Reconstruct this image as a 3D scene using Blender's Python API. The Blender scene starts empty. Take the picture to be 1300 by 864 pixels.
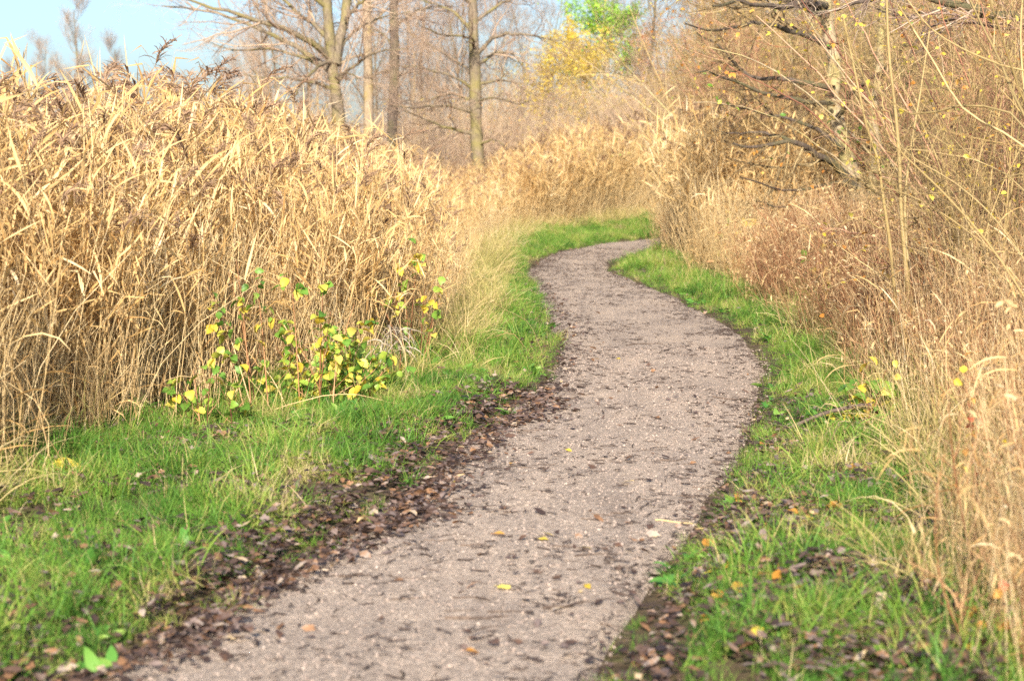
import bpy, math, random
import numpy as np
from mathutils import Vector

# ------------------------------------------------------------------ camera, world, sun
SC = bpy.context.scene
COL = SC.collection
R = math.radians
RNG = np.random.default_rng(11)
random.seed(5)
FPX, CX, CY, H = 2400.0, 650.0, 432.0, 1.6        # focal length in photo pixels, centre, eye height
PITCH = math.atan((CY - 205.0) / FPX)

cam = bpy.data.cameras.new('camera')
cam.sensor_width = 36.0
cam.lens = 36.0 * FPX / 1300.0
cam.clip_start = 0.05
cam.clip_end = 6000
cam.dof.use_dof = True
cam.dof.focus_distance = 13.5
cam.dof.aperture_fstop = 3.2
co = bpy.data.objects.new('camera', cam)
COL.objects.link(co)
co.location = (0, 0, H)
co.rotation_euler = (R(90) - PITCH, 0, 0)
SC.camera = co

SUN_EL, SUN_AZ = R(26), R(180 + 4)                # azimuth clockwise from +Y: behind the camera, to its left
world = bpy.data.worlds.new('World')
SC.world = world
world.use_nodes = True
wn = world.node_tree
bg = wn.nodes['Background']
sky = wn.nodes.new('ShaderNodeTexSky')
sky.sky_type = 'NISHITA'
sky.sun_disc = False
sky.sun_elevation = SUN_EL
sky.sun_rotation = SUN_AZ
sky.air_density = 0.9
sky.dust_density = 2.0
sky.ozone_density = 4.0
wn.links.new(sky.outputs[0], bg.inputs[0])
bg.inputs[1].default_value = 0.11

sl = bpy.data.lights.new('sun', 'SUN')
sl.energy = 5.0
sl.angle = R(0.8)
sl.color = (1.0, 0.92, 0.80)
so = bpy.data.objects.new('sun', sl)
COL.objects.link(so)
sd = Vector((math.sin(SUN_AZ) * math.cos(SUN_EL), math.cos(SUN_AZ) * math.cos(SUN_EL), math.sin(SUN_EL)))
so.rotation_euler = sd.to_track_quat('Z', 'Y').to_euler()
so.location = (-20, -20, 30)

SC.view_settings.view_transform = 'Standard'
SC.view_settings.look = 'None'
SC.view_settings.gamma = 1.0
SC.view_settings.exposure = 1.1
SC.cycles.max_bounces = 6
SC.cycles.diffuse_bounces = 4
SC.cycles.transmission_bounces = 3
SC.cycles.glossy_bounces = 2
SC.cycles.use_denoising = False

# ------------------------------------------------------------------ photo ray -> place
cp, sp = math.cos(PITCH), math.sin(PITCH)
def ray(px, py):
    dx, dy = (px - CX) / FPX, (CY - py) / FPX
    return np.array([dx, cp + dy * sp, -sp + dy * cp])
def at(px, py, Y):
    d = ray(px, py)
    return np.array([0, 0, H]) + d * (Y / d[1])
def ground(px, py):
    d = ray(px, py)
    return np.array([0, 0, H]) + d * (H / -d[2])

def edge(pts):
    g = np.array([ground(*p) for p in pts])
    g = g[np.argsort(g[:, 1])]
    def f(Y):
        return np.interp(Y, g[:, 1], g[:, 0])
    return f
path_left = edge([(-150, 1100), (130, 864), (300, 775), (400, 722), (480, 668), (550, 615), (598, 562), (658, 532), (700, 484), (716, 442), (706, 402),
                  (692, 372), (674, 347), (682, 332), (716, 320), (770, 310), (840, 303), (960, 297), (1500, 290)])
path_right = edge([(640, 1100), (755, 864), (790, 800), (832, 740), (870, 690), (900, 640), (925, 600), (946, 560), (970, 510), (976, 470), (960, 440), (925, 412),
                   (870, 386), (812, 361), (772, 343), (776, 332), (812, 322), (860, 313), (960, 305), (1500, 297)])
reed_edge = edge([(-700, 1100), (-260, 720), (-60, 640), (70, 598), (180, 568), (310, 536), (450, 502), (560, 470), (588, 420), (598, 380), (606, 345), (630, 318), (668, 300),
                  (740, 291), (780, 285), (840, 272), (900, 262), (1500, 258)])
thick_edge = edge([(1030, 1100), (1110, 864), (1175, 770), (1185, 680), (1140, 570), (1104, 505), (1085, 462), (1012, 420), (962, 382),
                   (902, 348), (862, 330), (852, 316), (850, 300), (850, 280), (850, 240)])

# smooth value noise on the ground
_ng = np.random.default_rng(3).random((64, 64))
def vnoise(x, y, s):
    x = np.asarray(x) / s; y = np.asarray(y) / s
    i, j = np.floor(x).astype(int), np.floor(y).astype(int)
    fx, fy = x - i, y - j
    fx, fy = fx * fx * (3 - 2 * fx), fy * fy * (3 - 2 * fy)
    a, b = _ng[i % 64, j % 64], _ng[(i + 1) % 64, j % 64]
    c, d = _ng[i % 64, (j + 1) % 64], _ng[(i + 1) % 64, (j + 1) % 64]
    return (a * (1 - fx) + b * fx) * (1 - fy) + (c * (1 - fx) + d * fx) * fy
def off_path(x, y):
    """metres outside the path edge (negative inside)"""
    return np.maximum(path_left(y) - x, x - path_right(y))
def gz(x, y):
    x = np.asarray(x, float); y = np.asarray(y, float)
    o = np.clip(off_path(x, y) / 0.5, 0, 1)
    n = 0.09 * (vnoise(x, y, 0.9) - 0.4) + 0.05 * (vnoise(x + 7, y + 3, 0.35) - 0.5)
    fade = np.clip((80 - np.abs(y)) / 20, 0, 1)
    return o * (0.02 + n * fade) - 0.025 * (1 - o)

# ------------------------------------------------------------------ mesh collecting
def nrm(v):
    return v / np.maximum(np.linalg.norm(v, axis=-1, keepdims=True), 1e-9)

class Geo:
    def __init__(s):
        s.V, s.Q, s.M, s.T, s.n = [], [], [], [], 0
    def _add(s, V, Q, mat, T):
        s.V.append(V); s.Q.append(Q + s.n); s.M.append(np.full(len(Q), mat, np.int32)); s.T.append(T); s.n += len(V)
    def tubes(s, P, Rd, sides=3, mat=0, tint=None):
        P = np.asarray(P, float); Rd = np.asarray(Rd, float)
        N, K, _ = P.shape
        D = np.empty_like(P)
        D[:, 1:-1] = P[:, 2:] - P[:, :-2]; D[:, 0] = P[:, 1] - P[:, 0]; D[:, -1] = P[:, -1] - P[:, -2]
        D = nrm(D)
        ref = np.where(np.abs(D[:, :1, 2:3]) > 0.75, np.array([[[1., 0.13, 0.]]]), np.array([[[0.1, 0.07, 1.]]]))
        A = nrm(np.cross(D, np.broadcast_to(ref, D.shape)))
        B = np.cross(D, A)
        th = np.arange(sides) * 2 * math.pi / sides
        c, q = np.cos(th)[None, None, :, None], np.sin(th)[None, None, :, None]
        V = P[:, :, None] + Rd[:, :, None, None] * (A[:, :, None] * c + B[:, :, None] * q)
        b = np.arange(N)[:, None, None] * K * sides; k = np.arange(K - 1)[None, :, None] * sides; j = np.arange(sides)[None, None]
        j2 = (j + 1) % sides
        Q = np.stack(np.broadcast_arrays(b + k + j, b + k + j2, b + k + sides + j2, b + k + sides + j), -1).reshape(-1, 4)
        if tint is None: tint = RNG.random(N)
        T = np.repeat(np.broadcast_to(tint, (N,)), K * sides)
        s._add(V.reshape(-1, 3), Q, mat, T)
        return s
    def ribbons(s, P, W, S, mat=0, tint=None, fold=0.0, fine=True):
        """flat or V-folded strips: P (N,K,3), half widths W (N,K), sideways unit vectors S (N,K,3)"""
        N, K, _ = P.shape
        if tint is None: tint = RNG.random(N)
        if fine:
            D = np.gradient(P, axis=1); U = nrm(np.cross(nrm(D), S))
            L = P + W[..., None] * (S + fold * U); Rr = P - W[..., None] * (S - fold * U)
            V = np.stack([L, P, Rr], 2); m = 3
        else:
            V = np.stack([P + W[..., None] * S, P - W[..., None] * S], 2); m = 2
        b = np.arange(N)[:, None, None] * K * m; k = np.arange(K - 1)[None, :, None] * m; j = np.arange(m - 1)[None, None]
        Q = np.stack(np.broadcast_arrays(b + k + j, b + k + j + 1, b + k + m + j + 1, b + k + m + j), -1).reshape(-1, 4)
        s._add(V.reshape(-1, 3), Q, mat, np.repeat(np.broadcast_to(tint, (N,)), K * m))
        return s
    def mesh(s, name, mats, smooth=True):
        me = bpy.data.meshes.new(name)
        V = np.concatenate(s.V).astype(np.float32); Q = np.concatenate(s.Q).astype(np.int32)
        me.vertices.add(len(V)); me.vertices.foreach_set('co', V.ravel())
        me.loops.add(Q.size); me.loops.foreach_set('vertex_index', Q.ravel())
        me.polygons.add(len(Q))
        me.polygons.foreach_set('loop_start', np.arange(0, Q.size, 4, dtype=np.int32))
        for m in mats: me.materials.append(m)
        me.polygons.foreach_set('material_index', np.concatenate(s.M))
        if smooth: me.polygons.foreach_set('use_smooth', np.ones(len(Q), bool))
        a = me.attributes.new('tint', 'FLOAT', 'POINT')
        a.data.foreach_set('value', np.concatenate(s.T).astype(np.float32))
        me.update(calc_edges=True)
        return me

def link(name, me, parent=None, label=None, cat=None, group=None, kind=None, loc=None):
    o = bpy.data.objects.new(name, me)
    COL.objects.link(o)
    if parent is not None: o.parent = parent
    if loc is not None: o.location = [float(v) for v in loc]
    for k, v in (('label', label), ('category', cat), ('group', group), ('kind', kind)):
        if v: o[k] = v
    return o
def empty(name, label, cat, loc=(0, 0, 0), group=None):
    return link(name, None, None, label, cat, group, None, loc)
def copy_tree(o, loc, rz=0.0, sc=1.0, label=None, group=None, tilt=(0, 0)):
    c = o.copy(); COL.objects.link(c)
    c.location = [float(v) for v in loc]; c.rotation_euler = (tilt[0], tilt[1], float(rz)); c.scale = (sc, sc, sc) if np.isscalar(sc) else sc
    if label: c['label'] = label
    if group: c['group'] = group
    for ch in list(o.children):
        d = ch.copy(); COL.objects.link(d); d.parent = c
        for g in list(ch.children):
            e = g.copy(); COL.objects.link(e); e.parent = d
    return c

# ------------------------------------------------------------------ materials
def ramp(nt, stops):
    r = nt.nodes.new('ShaderNodeValToRGB')
    e = r.color_ramp.elements
    while len(e) < len(stops): e.new(0.5)
    for k, (p, c) in enumerate(stops):
        e[k].position = p; e[k].color = (*c, 1)
    return r
def plant_mat(name, stops, trans=0.3, rough=0.6, spec=0.25, objvar=0.35, nscale=9.0, namt=0.25, wscale=0, wamt=0.0):
    m = bpy.data.materials.new(name); m.use_nodes = True
    nt = m.node_tree; N = nt.nodes; L = nt.links
    bs = N['Principled BSDF']; out = N['Material Output']
    at_ = N.new('ShaderNodeAttribute'); at_.attribute_name = 'tint'
    oi = N.new('ShaderNodeObjectInfo')
    tc = N.new('ShaderNodeTexCoord')
    nz = N.new('ShaderNodeTexNoise'); nz.inputs['Scale'].default_value = nscale; nz.inputs['Detail'].default_value = 2
    L.new(tc.outputs['Object'], nz.inputs['Vector'])
    def mad(a, mul, add):
        q = N.new('ShaderNodeMath'); q.operation = 'MULTIPLY_ADD'
        L.new(a, q.inputs[0]); q.inputs[1].default_value = mul
        if isinstance(add, float): q.inputs[2].default_value = add
        else: L.new(add, q.inputs[2])
        return q.outputs[0]
    a = mad(at_.outputs['Fac'], 1.0 - objvar, -namt * 0.5)
    a = mad(oi.outputs['Random'], objvar, a)
    a = mad(nz.outputs['Fac'], namt, a)
    if wscale:
        gm = N.new('ShaderNodeNewGeometry'); nw = N.new('ShaderNodeTexNoise'); nw.inputs['Scale'].default_value = wscale; nw.inputs['Detail'].default_value = 2
        L.new(gm.outputs['Position'], nw.inputs['Vector'])
        a = mad(nw.outputs['Fac'], wamt * 2, a); a = mad(a, 1.0, -wamt)
    r = ramp(nt, stops)
    L.new(a, r.inputs[0])
    L.new(r.outputs[0], bs.inputs['Base Color'])
    bs.inputs['Roughness'].default_value = rough
    bs.inputs['Specular IOR Level'].default_value = spec
    if trans > 0:
        tr = N.new('ShaderNodeBsdfTranslucent'); mx = N.new('ShaderNodeMixShader')
        L.new(r.outputs[0], tr.inputs[0]); mx.inputs[0].default_value = trans
        L.new(bs.outputs[0], mx.inputs[1]); L.new(tr.outputs[0], mx.inputs[2]); L.new(mx.outputs[0], out.inputs[0])
    return m
def bark_mat(name, dark, light, moss=None, scale=(30, 30, 7), bump=0.6):
    m = bpy.data.materials.new(name); m.use_nodes = True
    nt = m.node_tree; N = nt.nodes; L = nt.links
    bs = N['Principled BSDF']
    tc = N.new('ShaderNodeTexCoord'); mp = N.new('ShaderNodeMapping'); mp.inputs['Scale'].default_value = scale
    L.new(tc.outputs['Object'], mp.inputs[0])
    n1 = N.new('ShaderNodeTexNoise'); n1.inputs['Scale'].default_value = 1.0; n1.inputs['Detail'].default_value = 6; n1.inputs['Roughness'].default_value = 0.65
    L.new(mp.outputs[0], n1.inputs['Vector'])
    r = ramp(nt, [(0.32, dark), (0.52, tuple((a + b) / 2 for a, b in zip(dark, light))), (0.68, light)])
    L.new(n1.outputs['Fac'], r.inputs[0])
    col = r.outputs[0]
    if moss:
        n2 = N.new('ShaderNodeTexNoise'); n2.inputs['Scale'].default_value = 2.3; n2.inputs['Detail'].default_value = 4
        L.new(tc.outputs['Object'], n2.inputs['Vector'])
        r2 = ramp(nt, [(0.45, (0, 0, 0)), (0.62, (1, 1, 1))]); L.new(n2.outputs['Fac'], r2.inputs[0])
        mx = N.new('ShaderNodeMix'); mx.data_type = 'RGBA'
        L.new(r2.outputs[0], mx.inputs[0]); L.new(col, mx.inputs[6]); mx.inputs[7].default_value = (*moss, 1)
        col = mx.outputs[2]
    L.new(col, bs.inputs['Base Color'])
    bs.inputs['Roughness'].default_value = 0.85; bs.inputs['Specular IOR Level'].default_value = 0.2
    b = N.new('ShaderNodeBump'); b.inputs['Strength'].default_value = bump; b.inputs['Distance'].default_value = 0.02
    L.new(n1.outputs['Fac'], b.inputs['Height']); L.new(b.outputs[0], bs.inputs['Normal'])
    return m

M = {}
M['reed_stem'] = plant_mat('reed_stem', [(0.0, (0.34, 0.21, 0.09)), (0.3, (0.58, 0.40, 0.18)), (0.7, (0.70, 0.52, 0.27)), (1.0, (0.80, 0.66, 0.42))], 0.12, 0.5, 0.3, 0.25, 9, 0.2, 0.9, 0.25)
M['reed_leaf'] = plant_mat('reed_leaf', [(0.0, (0.24, 0.13, 0.05)), (0.14, (0.46, 0.27, 0.10)), (0.4, (0.63, 0.405, 0.16)), (0.75, (0.75, 0.54, 0.26)), (1.0, (0.83, 0.69, 0.45))], 0.35, 0.5, 0.3, 0.25, 9, 0.2, 0.9, 0.35)
M['plume'] = plant_mat('reed_plume', [(0.0, (0.18, 0.11, 0.075)), (0.5, (0.33, 0.21, 0.13)), (1.0, (0.48, 0.34, 0.22))], 0.3, 0.8, 0.1)
M['straw'] = plant_mat('straw', [(0.0, (0.36, 0.21, 0.09)), (0.3, (0.58, 0.39, 0.18)), (0.7, (0.72, 0.53, 0.28)), (1.0, (0.80, 0.66, 0.44))], 0.25, 0.6, 0.2)
M['brown_stem'] = plant_mat('brown_stem', [(0.0, (0.09, 0.035, 0.02)), (0.3, (0.26, 0.11, 0.052)), (0.6, (0.43, 0.22, 0.105)), (1.0, (0.69, 0.49, 0.27))], 0.1, 0.7, 0.15, 0.15, 9, 0.2, 1.1, 0.55)
M['grass'] = plant_mat('grass_blade', [(0.0, (0.045, 0.12, 0.02)), (0.3, (0.10, 0.23, 0.032)), (0.55, (0.175, 0.325, 0.042)), (0.72, (0.31, 0.38, 0.07)), (0.85, (0.46, 0.40, 0.13)), (1.0, (0.58, 0.46, 0.25))], 0.38, 0.5, 0.25, 0.4, 9, 0.2, 1.5, 0.9)
M['dry_grass'] = plant_mat('dry_grass', [(0.0, (0.17, 0.20, 0.05)), (0.3, (0.36, 0.32, 0.10)), (0.7, (0.58, 0.44, 0.20)), (1.0, (0.70, 0.58, 0.36))], 0.3, 0.6, 0.2)
M['weed'] = plant_mat('weed_leaf', [(0.0, (0.05, 0.16, 0.03)), (0.5, (0.12, 0.30, 0.05)), (1.0, (0.30, 0.42, 0.08))], 0.35, 0.45, 0.35)
M['litter'] = plant_mat('litter_leaf', [(0.0, (0.025, 0.016, 0.014)), (0.25, (0.06, 0.038, 0.030)), (0.42, (0.12, 0.07, 0.048)), (0.55, (0.20, 0.15, 0.13)), (0.66, (0.09, 0.05, 0.035)), (0.78, (0.25, 0.13, 0.06)), (0.88, (0.32, 0.26, 0.22)), (1.0, (0.50, 0.35, 0.15))], 0.08, 0.6, 0.25, 0.8, 60, 0.3)
M['leaf_yellow'] = plant_mat('leaf_yellow', [(0.0, (0.55, 0.38, 0.05)), (0.3, (0.74, 0.55, 0.06)), (1.0, (0.80, 0.68, 0.16))], 0.4, 0.5, 0.3, 0.4, 30, 0.35)
M['leaf_orange'] = plant_mat('leaf_orange', [(0.0, (0.42, 0.13, 0.03)), (0.5, (0.62, 0.27, 0.05)), (1.0, (0.72, 0.44, 0.10))], 0.4, 0.5, 0.3, 0.4)
M['leaf_brown'] = plant_mat('leaf_brown', [(0.0, (0.20, 0.09, 0.04)), (0.5, (0.36, 0.18, 0.08)), (1.0, (0.50, 0.30, 0.13))], 0.35, 0.6, 0.2, 0.4)
M['leaf_red'] = plant_mat('leaf_red', [(0.0, (0.35, 0.05, 0.03)), (0.5, (0.58, 0.13, 0.06)), (1.0, (0.70, 0.28, 0.12))], 0.4, 0.5, 0.3, 0.4)
M['leaf_green'] = plant_mat('leaf_green', [(0.0, (0.07, 0.17, 0.025)), (0.4, (0.18, 0.34, 0.05)), (0.75, (0.36, 0.46, 0.07)), (1.0, (0.62, 0.56, 0.09))], 0.4, 0.45, 0.35, 0.35, 40, 0.4)
M['leaf_lime'] = plant_mat('leaf_lime', [(0.0, (0.24, 0.46, 0.04)), (0.6, (0.42, 0.66, 0.08)), (1.0, (0.60, 0.70, 0.10))], 0.4, 0.5, 0.3, 0.3)
M['grey_leaf'] = plant_mat('grey_dry_leaf', [(0.0, (0.20, 0.15, 0.10)), (0.5, (0.36, 0.29, 0.21)), (1.0, (0.50, 0.43, 0.34))], 0.25, 0.7, 0.2)
M['twig'] = plant_mat('twig_grey_brown', [(0.0, (0.06, 0.042, 0.035)), (0.3, (0.16, 0.11, 0.085)), (0.65, (0.28, 0.20, 0.15)), (1.0, (0.50, 0.39, 0.28))], 0, 0.75, 0.2, 0.15)
M['twig_purple'] = plant_mat('twig_purple', [(0.0, (0.15, 0.09, 0.075)), (0.5, (0.32, 0.22, 0.15)), (1.0, (0.50, 0.37, 0.25))], 0, 0.75, 0.2)
M['twig_tan'] = plant_mat('twig_tan', [(0.0, (0.22, 0.15, 0.10)), (0.5, (0.42, 0.31, 0.20)), (1.0, (0.60, 0.47, 0.31))], 0, 0.75, 0.2)
M['twig_dark'] = plant_mat('twig_dark_olive', [(0.0, (0.07, 0.05, 0.028)), (0.35, (0.18, 0.125, 0.06)), (0.75, (0.34, 0.245, 0.115)), (1.0, (0.52, 0.39, 0.20))], 0, 0.7, 0.2, 0.1)
M['twig_red'] = plant_mat('twig_red', [(0.0, (0.08, 0.035, 0.025)), (0.3, (0.21, 0.09, 0.055)), (0.65, (0.36, 0.17, 0.10)), (1.0, (0.60, 0.38, 0.24))], 0, 0.7, 0.2, 0.15)
M['twig_crimson'] = plant_mat('twig_crimson', [(0.0, (0.24, 0.14, 0.11)), (0.5, (0.41, 0.28, 0.18)), (1.0, (0.58, 0.43, 0.28))], 0, 0.7, 0.2)
M['twig_olive'] = plant_mat('twig_olive', [(0.0, (0.08, 0.055, 0.03)), (0.3, (0.20, 0.14, 0.065)), (0.65, (0.41, 0.28, 0.11)), (1.0, (0.62, 0.47, 0.24))], 0, 0.7, 0.2, 0.15)
M['shoot'] = plant_mat('hazel_shoot', [(0.0, (0.17, 0.125, 0.05)), (0.5, (0.31, 0.22, 0.09)), (1.0, (0.46, 0.33, 0.15))], 0, 0.55, 0.3, 0.3, 14, 0.5)
M['crumb'] = plant_mat('twig_crumb', [(0.0, (0.04, 0.028, 0.024)), (0.6, (0.10, 0.07, 0.055)), (1.0, (0.26, 0.19, 0.14))], 0, 0.8, 0.2)
M['dead_wood'] = bark_mat('dead_wood', (0.05, 0.035, 0.03), (0.22, 0.16, 0.12), None, (40, 40, 40))
M['bark'] = bark_mat('alder_bark', (0.07, 0.055, 0.04), (0.28, 0.22, 0.15), (0.19, 0.16, 0.065))
M['bark_pale'] = bark_mat('pale_bark', (0.15, 0.115, 0.08), (0.40, 0.31, 0.21), (0.30, 0.22, 0.10))
M['bark_dark'] = bark_mat('dark_bark', (0.04, 0.03, 0.024), (0.16, 0.12, 0.09), (0.10, 0.09, 0.045))
M['bark_mossy'] = bark_mat('mossy_bark', (0.18, 0.14, 0.085), (0.50, 0.39, 0.24), (0.34, 0.28, 0.11))

def ground_mat():
    m = bpy.data.materials.new('soil'); m.use_nodes = True
    nt = m.node_tree; N = nt.nodes; L = nt.links; bs = N['Principled BSDF']
    tc = N.new('ShaderNodeTexCoord')
    n1 = N.new('ShaderNodeTexNoise'); n1.inputs['Scale'].default_value = 3; n1.inputs['Detail'].default_value = 10; n1.inputs['Roughness'].default_value = 0.7
    L.new(tc.outputs['Object'], n1.inputs['Vector'])
    r = ramp(nt, [(0.3, (0.05, 0.035, 0.022)), (0.5, (0.11, 0.08, 0.045)), (0.62, (0.12, 0.12, 0.045)), (0.75, (0.24, 0.18, 0.10))])
    L.new(n1.outputs['Fac'], r.inputs[0]); L.new(r.outputs[0], bs.inputs['Base Color'])
    bs.inputs['Roughness'].default_value = 0.95; bs.inputs['Specular IOR Level'].default_value = 0.1
    b = N.new('ShaderNodeBump'); b.inputs['Distance'].default_value = 0.05; b.inputs['Strength'].default_value = 0.8
    L.new(n1.outputs['Fac'], b.inputs['Height']); L.new(b.outputs[0], bs.inputs['Normal'])
    return m
def gravel_mat():
    m = bpy.data.materials.new('fine_gravel'); m.use_nodes = True
    nt = m.node_tree; N = nt.nodes; L = nt.links; bs = N['Principled BSDF']
    tc = N.new('ShaderNodeTexCoord')
    vo = N.new('ShaderNodeTexVoronoi'); vo.inputs['Scale'].default_value = 95
    n0 = N.new('ShaderNodeTexNoise'); n0.inputs['Scale'].default_value = 1.6; n0.inputs['Detail'].default_value = 8; n0.inputs['Roughness'].default_value = 0.65
    n1 = N.new('ShaderNodeTexNoise'); n1.inputs['Scale'].default_value = 45; n1.inputs['Detail'].default_value = 6; n1.inputs['Roughness'].default_value = 0.75
    for n in (vo, n1): L.new(tc.outputs['Object'], n.inputs['Vector'])
    mp = N.new('ShaderNodeMapping'); mp.inputs['Scale'].default_value = (2.2, 0.55, 1.0); L.new(tc.outputs['Object'], mp.inputs[0]); L.new(mp.outputs[0], n0.inputs['Vector'])
    r1 = ramp(nt, [(0.25, (0.24, 0.185, 0.145)), (0.5, (0.455, 0.368, 0.29)), (0.75, (0.605, 0.505, 0.405))])
    L.new(n1.outputs['Fac'], r1.inputs[0])
    hs = N.new('ShaderNodeSeparateColor'); L.new(vo.outputs['Color'], hs.inputs[0])
    r2 = ramp(nt, [(0.0, (0.50, 0.48, 0.47)), (0.25, (0.84, 0.82, 0.80)), (0.8, (1.04, 1.01, 0.98)), (1.0, (1.2, 1.18, 1.15))])
    L.new(hs.outputs[0], r2.inputs[0])
    r0 = ramp(nt, [(0.3, (0.62, 0.60, 0.60)), (0.45, (0.90, 0.89, 0.89)), (0.6, (1.04, 1.02, 1.0)), (0.75, (1.12, 1.08, 1.02))])
    L.new(n0.outputs['Fac'], r0.inputs[0])
    col = r1.outputs[0]
    for q in (r2, r0):
        mx = N.new('ShaderNodeMix'); mx.data_type = 'RGBA'; mx.blend_type = 'MULTIPLY'; mx.inputs[0].default_value = 1.0
        L.new(col, mx.inputs[6]); L.new(q.outputs[0], mx.inputs[7]); col = mx.outputs[2]
    L.new(col, bs.inputs['Base Color'])
    bs.inputs['Roughness'].default_value = 0.85; bs.inputs['Specular IOR Level'].default_value = 0.25
    ad = N.new('ShaderNodeMath'); ad.operation = 'MULTIPLY_ADD'; L.new(n1.outputs['Fac'], ad.inputs[0]); ad.inputs[1].default_value = 0.8
    L.new(vo.outputs['Distance'], ad.inputs[2])
    b = N.new('ShaderNodeBump'); b.inputs['Distance'].default_value = 0.012; b.inputs['Strength'].default_value = 0.9
    L.new(ad.outputs[0], b.inputs['Height']); L.new(b.outputs[0], bs.inputs['Normal'])
    return m
M['soil'] = ground_mat()
M['gravel'] = gravel_mat()
M['stone'] = plant_mat('pebble', [(0.0, (0.16, 0.12, 0.10)), (0.4, (0.32, 0.25, 0.21)), (0.8, (0.40, 0.31, 0.25)), (1.0, (0.46, 0.38, 0.32))], 0, 0.85, 0.2, 0.9, 50, 0.15)

# ------------------------------------------------------------------ ground and path
def grid_mesh(name, xs, ys, zf, mat):
    X, Y = np.meshgrid(xs, ys)
    V = np.stack([X, Y, zf(X, Y)], -1).reshape(-1, 3)
    nx, ny = len(xs), len(ys)
    i = np.arange(ny - 1)[:, None] * nx + np.arange(nx - 1)[None]
    Q = np.stack([i, i + 1, i + nx + 1, i + nx], -1).reshape(-1, 4)
    g = Geo(); g._add(V, Q, 0, np.zeros(len(V)))
    return g.mesh(name, [mat])
far = np.array([40, 60, 100, 200, 500, 1200, 3000.])
xs = np.concatenate([-far[::-1] , np.arange(-22, 22.01, 0.22), far])
ys = np.concatenate([[-3000, -800, -200, -50, -15, -5], np.arange(0, 62, 0.22), [64, 68, 75, 90, 120, 200, 500, 1200, 3000.]])
link('ground', grid_mesh('ground', xs, ys, gz, M['soil']), kind='structure')

ps = np.concatenate([np.arange(1.0, 30, 0.06), np.arange(30, 43, 0.08)])
u = np.linspace(-0.10, 1.10, 37)
PL, PR = path_left(ps), path_right(ps)
ks = np.ones(5) / 5
wob = lambda s: 0.05 * (vnoise(ps, ps * 0 + s, 0.5) - 0.5) + 0.12 * (vnoise(ps, ps * 0 + s + 9, 1.7) - 0.5)
PLw, PRw = PL + wob(1), PR + wob(31)
X = PLw[:, None] + (PRw - PLw)[:, None] * u[None]
Y = np.broadcast_to(ps[:, None], X.shape)
Zp = 0.018 + 0.02 * (1 - (2 * u - 1) ** 2)[None] + 0.018 * (vnoise(X, Y, 0.5) - 0.5) + 0.012 * (vnoise(X, Y, 0.13) - 0.5)
Zp = np.where((u < 0) | (u > 1), -0.03, Zp)
def pz(x, y):
    l, r = path_left(y), path_right(y); v = np.clip((x - l) / (r - l), 0, 1)
    return 0.018 + 0.02 * (1 - (2 * v - 1) ** 2) + 0.018 * (vnoise(x, y, 0.5) - 0.5) + 0.012 * (vnoise(x, y, 0.13) - 0.5)
def sz(x, y):
    x = np.asarray(x, float); y = np.asarray(y, float)
    return np.where(off_path(x, y) < 0.0, pz(x, y), np.maximum(gz(x, y), -0.01))
V = np.stack([X, Y, Zp], -1).reshape(-1, 3)
nx = len(u); i = np.arange(len(ps) - 1)[:, None] * nx + np.arange(nx - 1)[None]
g = Geo(); g._add(V, np.stack([i, i + 1, i + nx + 1, i + nx], -1).reshape(-1, 4), 0, np.zeros(len(V)))
link('path', g.mesh('path', [M['gravel']]), kind='structure')

# ------------------------------------------------------------------ plant shapes
def blades(base, az, el, length, bend, width, K=5, power=1.4, twist=0.0, prof=None, kink=None, wig=0.0):
    """leaves that leave BASE and droop; returns P, W, S for Geo.ribbons"""
    N = len(base); s = np.linspace(0, 1, K)[None]
    az, el, length, bend, width = [np.broadcast_to(np.asarray(v, float), (N,)) for v in (az, el, length, bend, width)]
    e = el[:, None] - bend[:, None] * s ** power
    if kink is not None: e = e - kink[:, None] * (s > 0.45)
    a = az[:, None] + wig * RNG.standard_normal((N, 1)) * s
    D = np.stack([np.cos(e) * np.cos(a), np.cos(e) * np.sin(a), np.sin(e)], -1)
    step = D * (length[:, None, None] / (K - 1))
    P = base[:, None] + np.concatenate([np.zeros((N, 1, 3)), np.cumsum(step[:, :-1], 1)], 1)
    S0 = np.stack([-np.sin(a), np.cos(a), np.zeros_like(a)], -1)
    tw = np.broadcast_to(np.asarray(twist, float), (N,))[:, None] * (0.35 + s)
    S = np.cos(tw)[..., None] * S0 + np.sin(tw)[..., None] * np.cross(D, S0)
    if prof is None: prof = np.interp(s[0], [0, 0.12, 0.35, 0.7, 1], [0.45, 0.85, 1, 0.62, 0.04])
    return P, width[:, None] * np.asarray(prof)[None], S
OVATE = lambda K: np.interp(np.linspace(0, 1, K), [0, 0.15, 0.4, 0.7, 1], [0.08, 0.75, 1.0, 0.66, 0.03])

def stems(base, tip, K=6, bow=0.1, rng=RNG):
    N = len(base); s = np.linspace(0, 1, K)[None, :, None]
    off = rng.standard_normal((N, 1, 3)) * bow * np.array([1, 1, 0.15])
    return base[:, None] * (1 - s) + tip[:, None] * s + off * (s * s - s) * 2 + off * 0.6 * s ** 3

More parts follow.
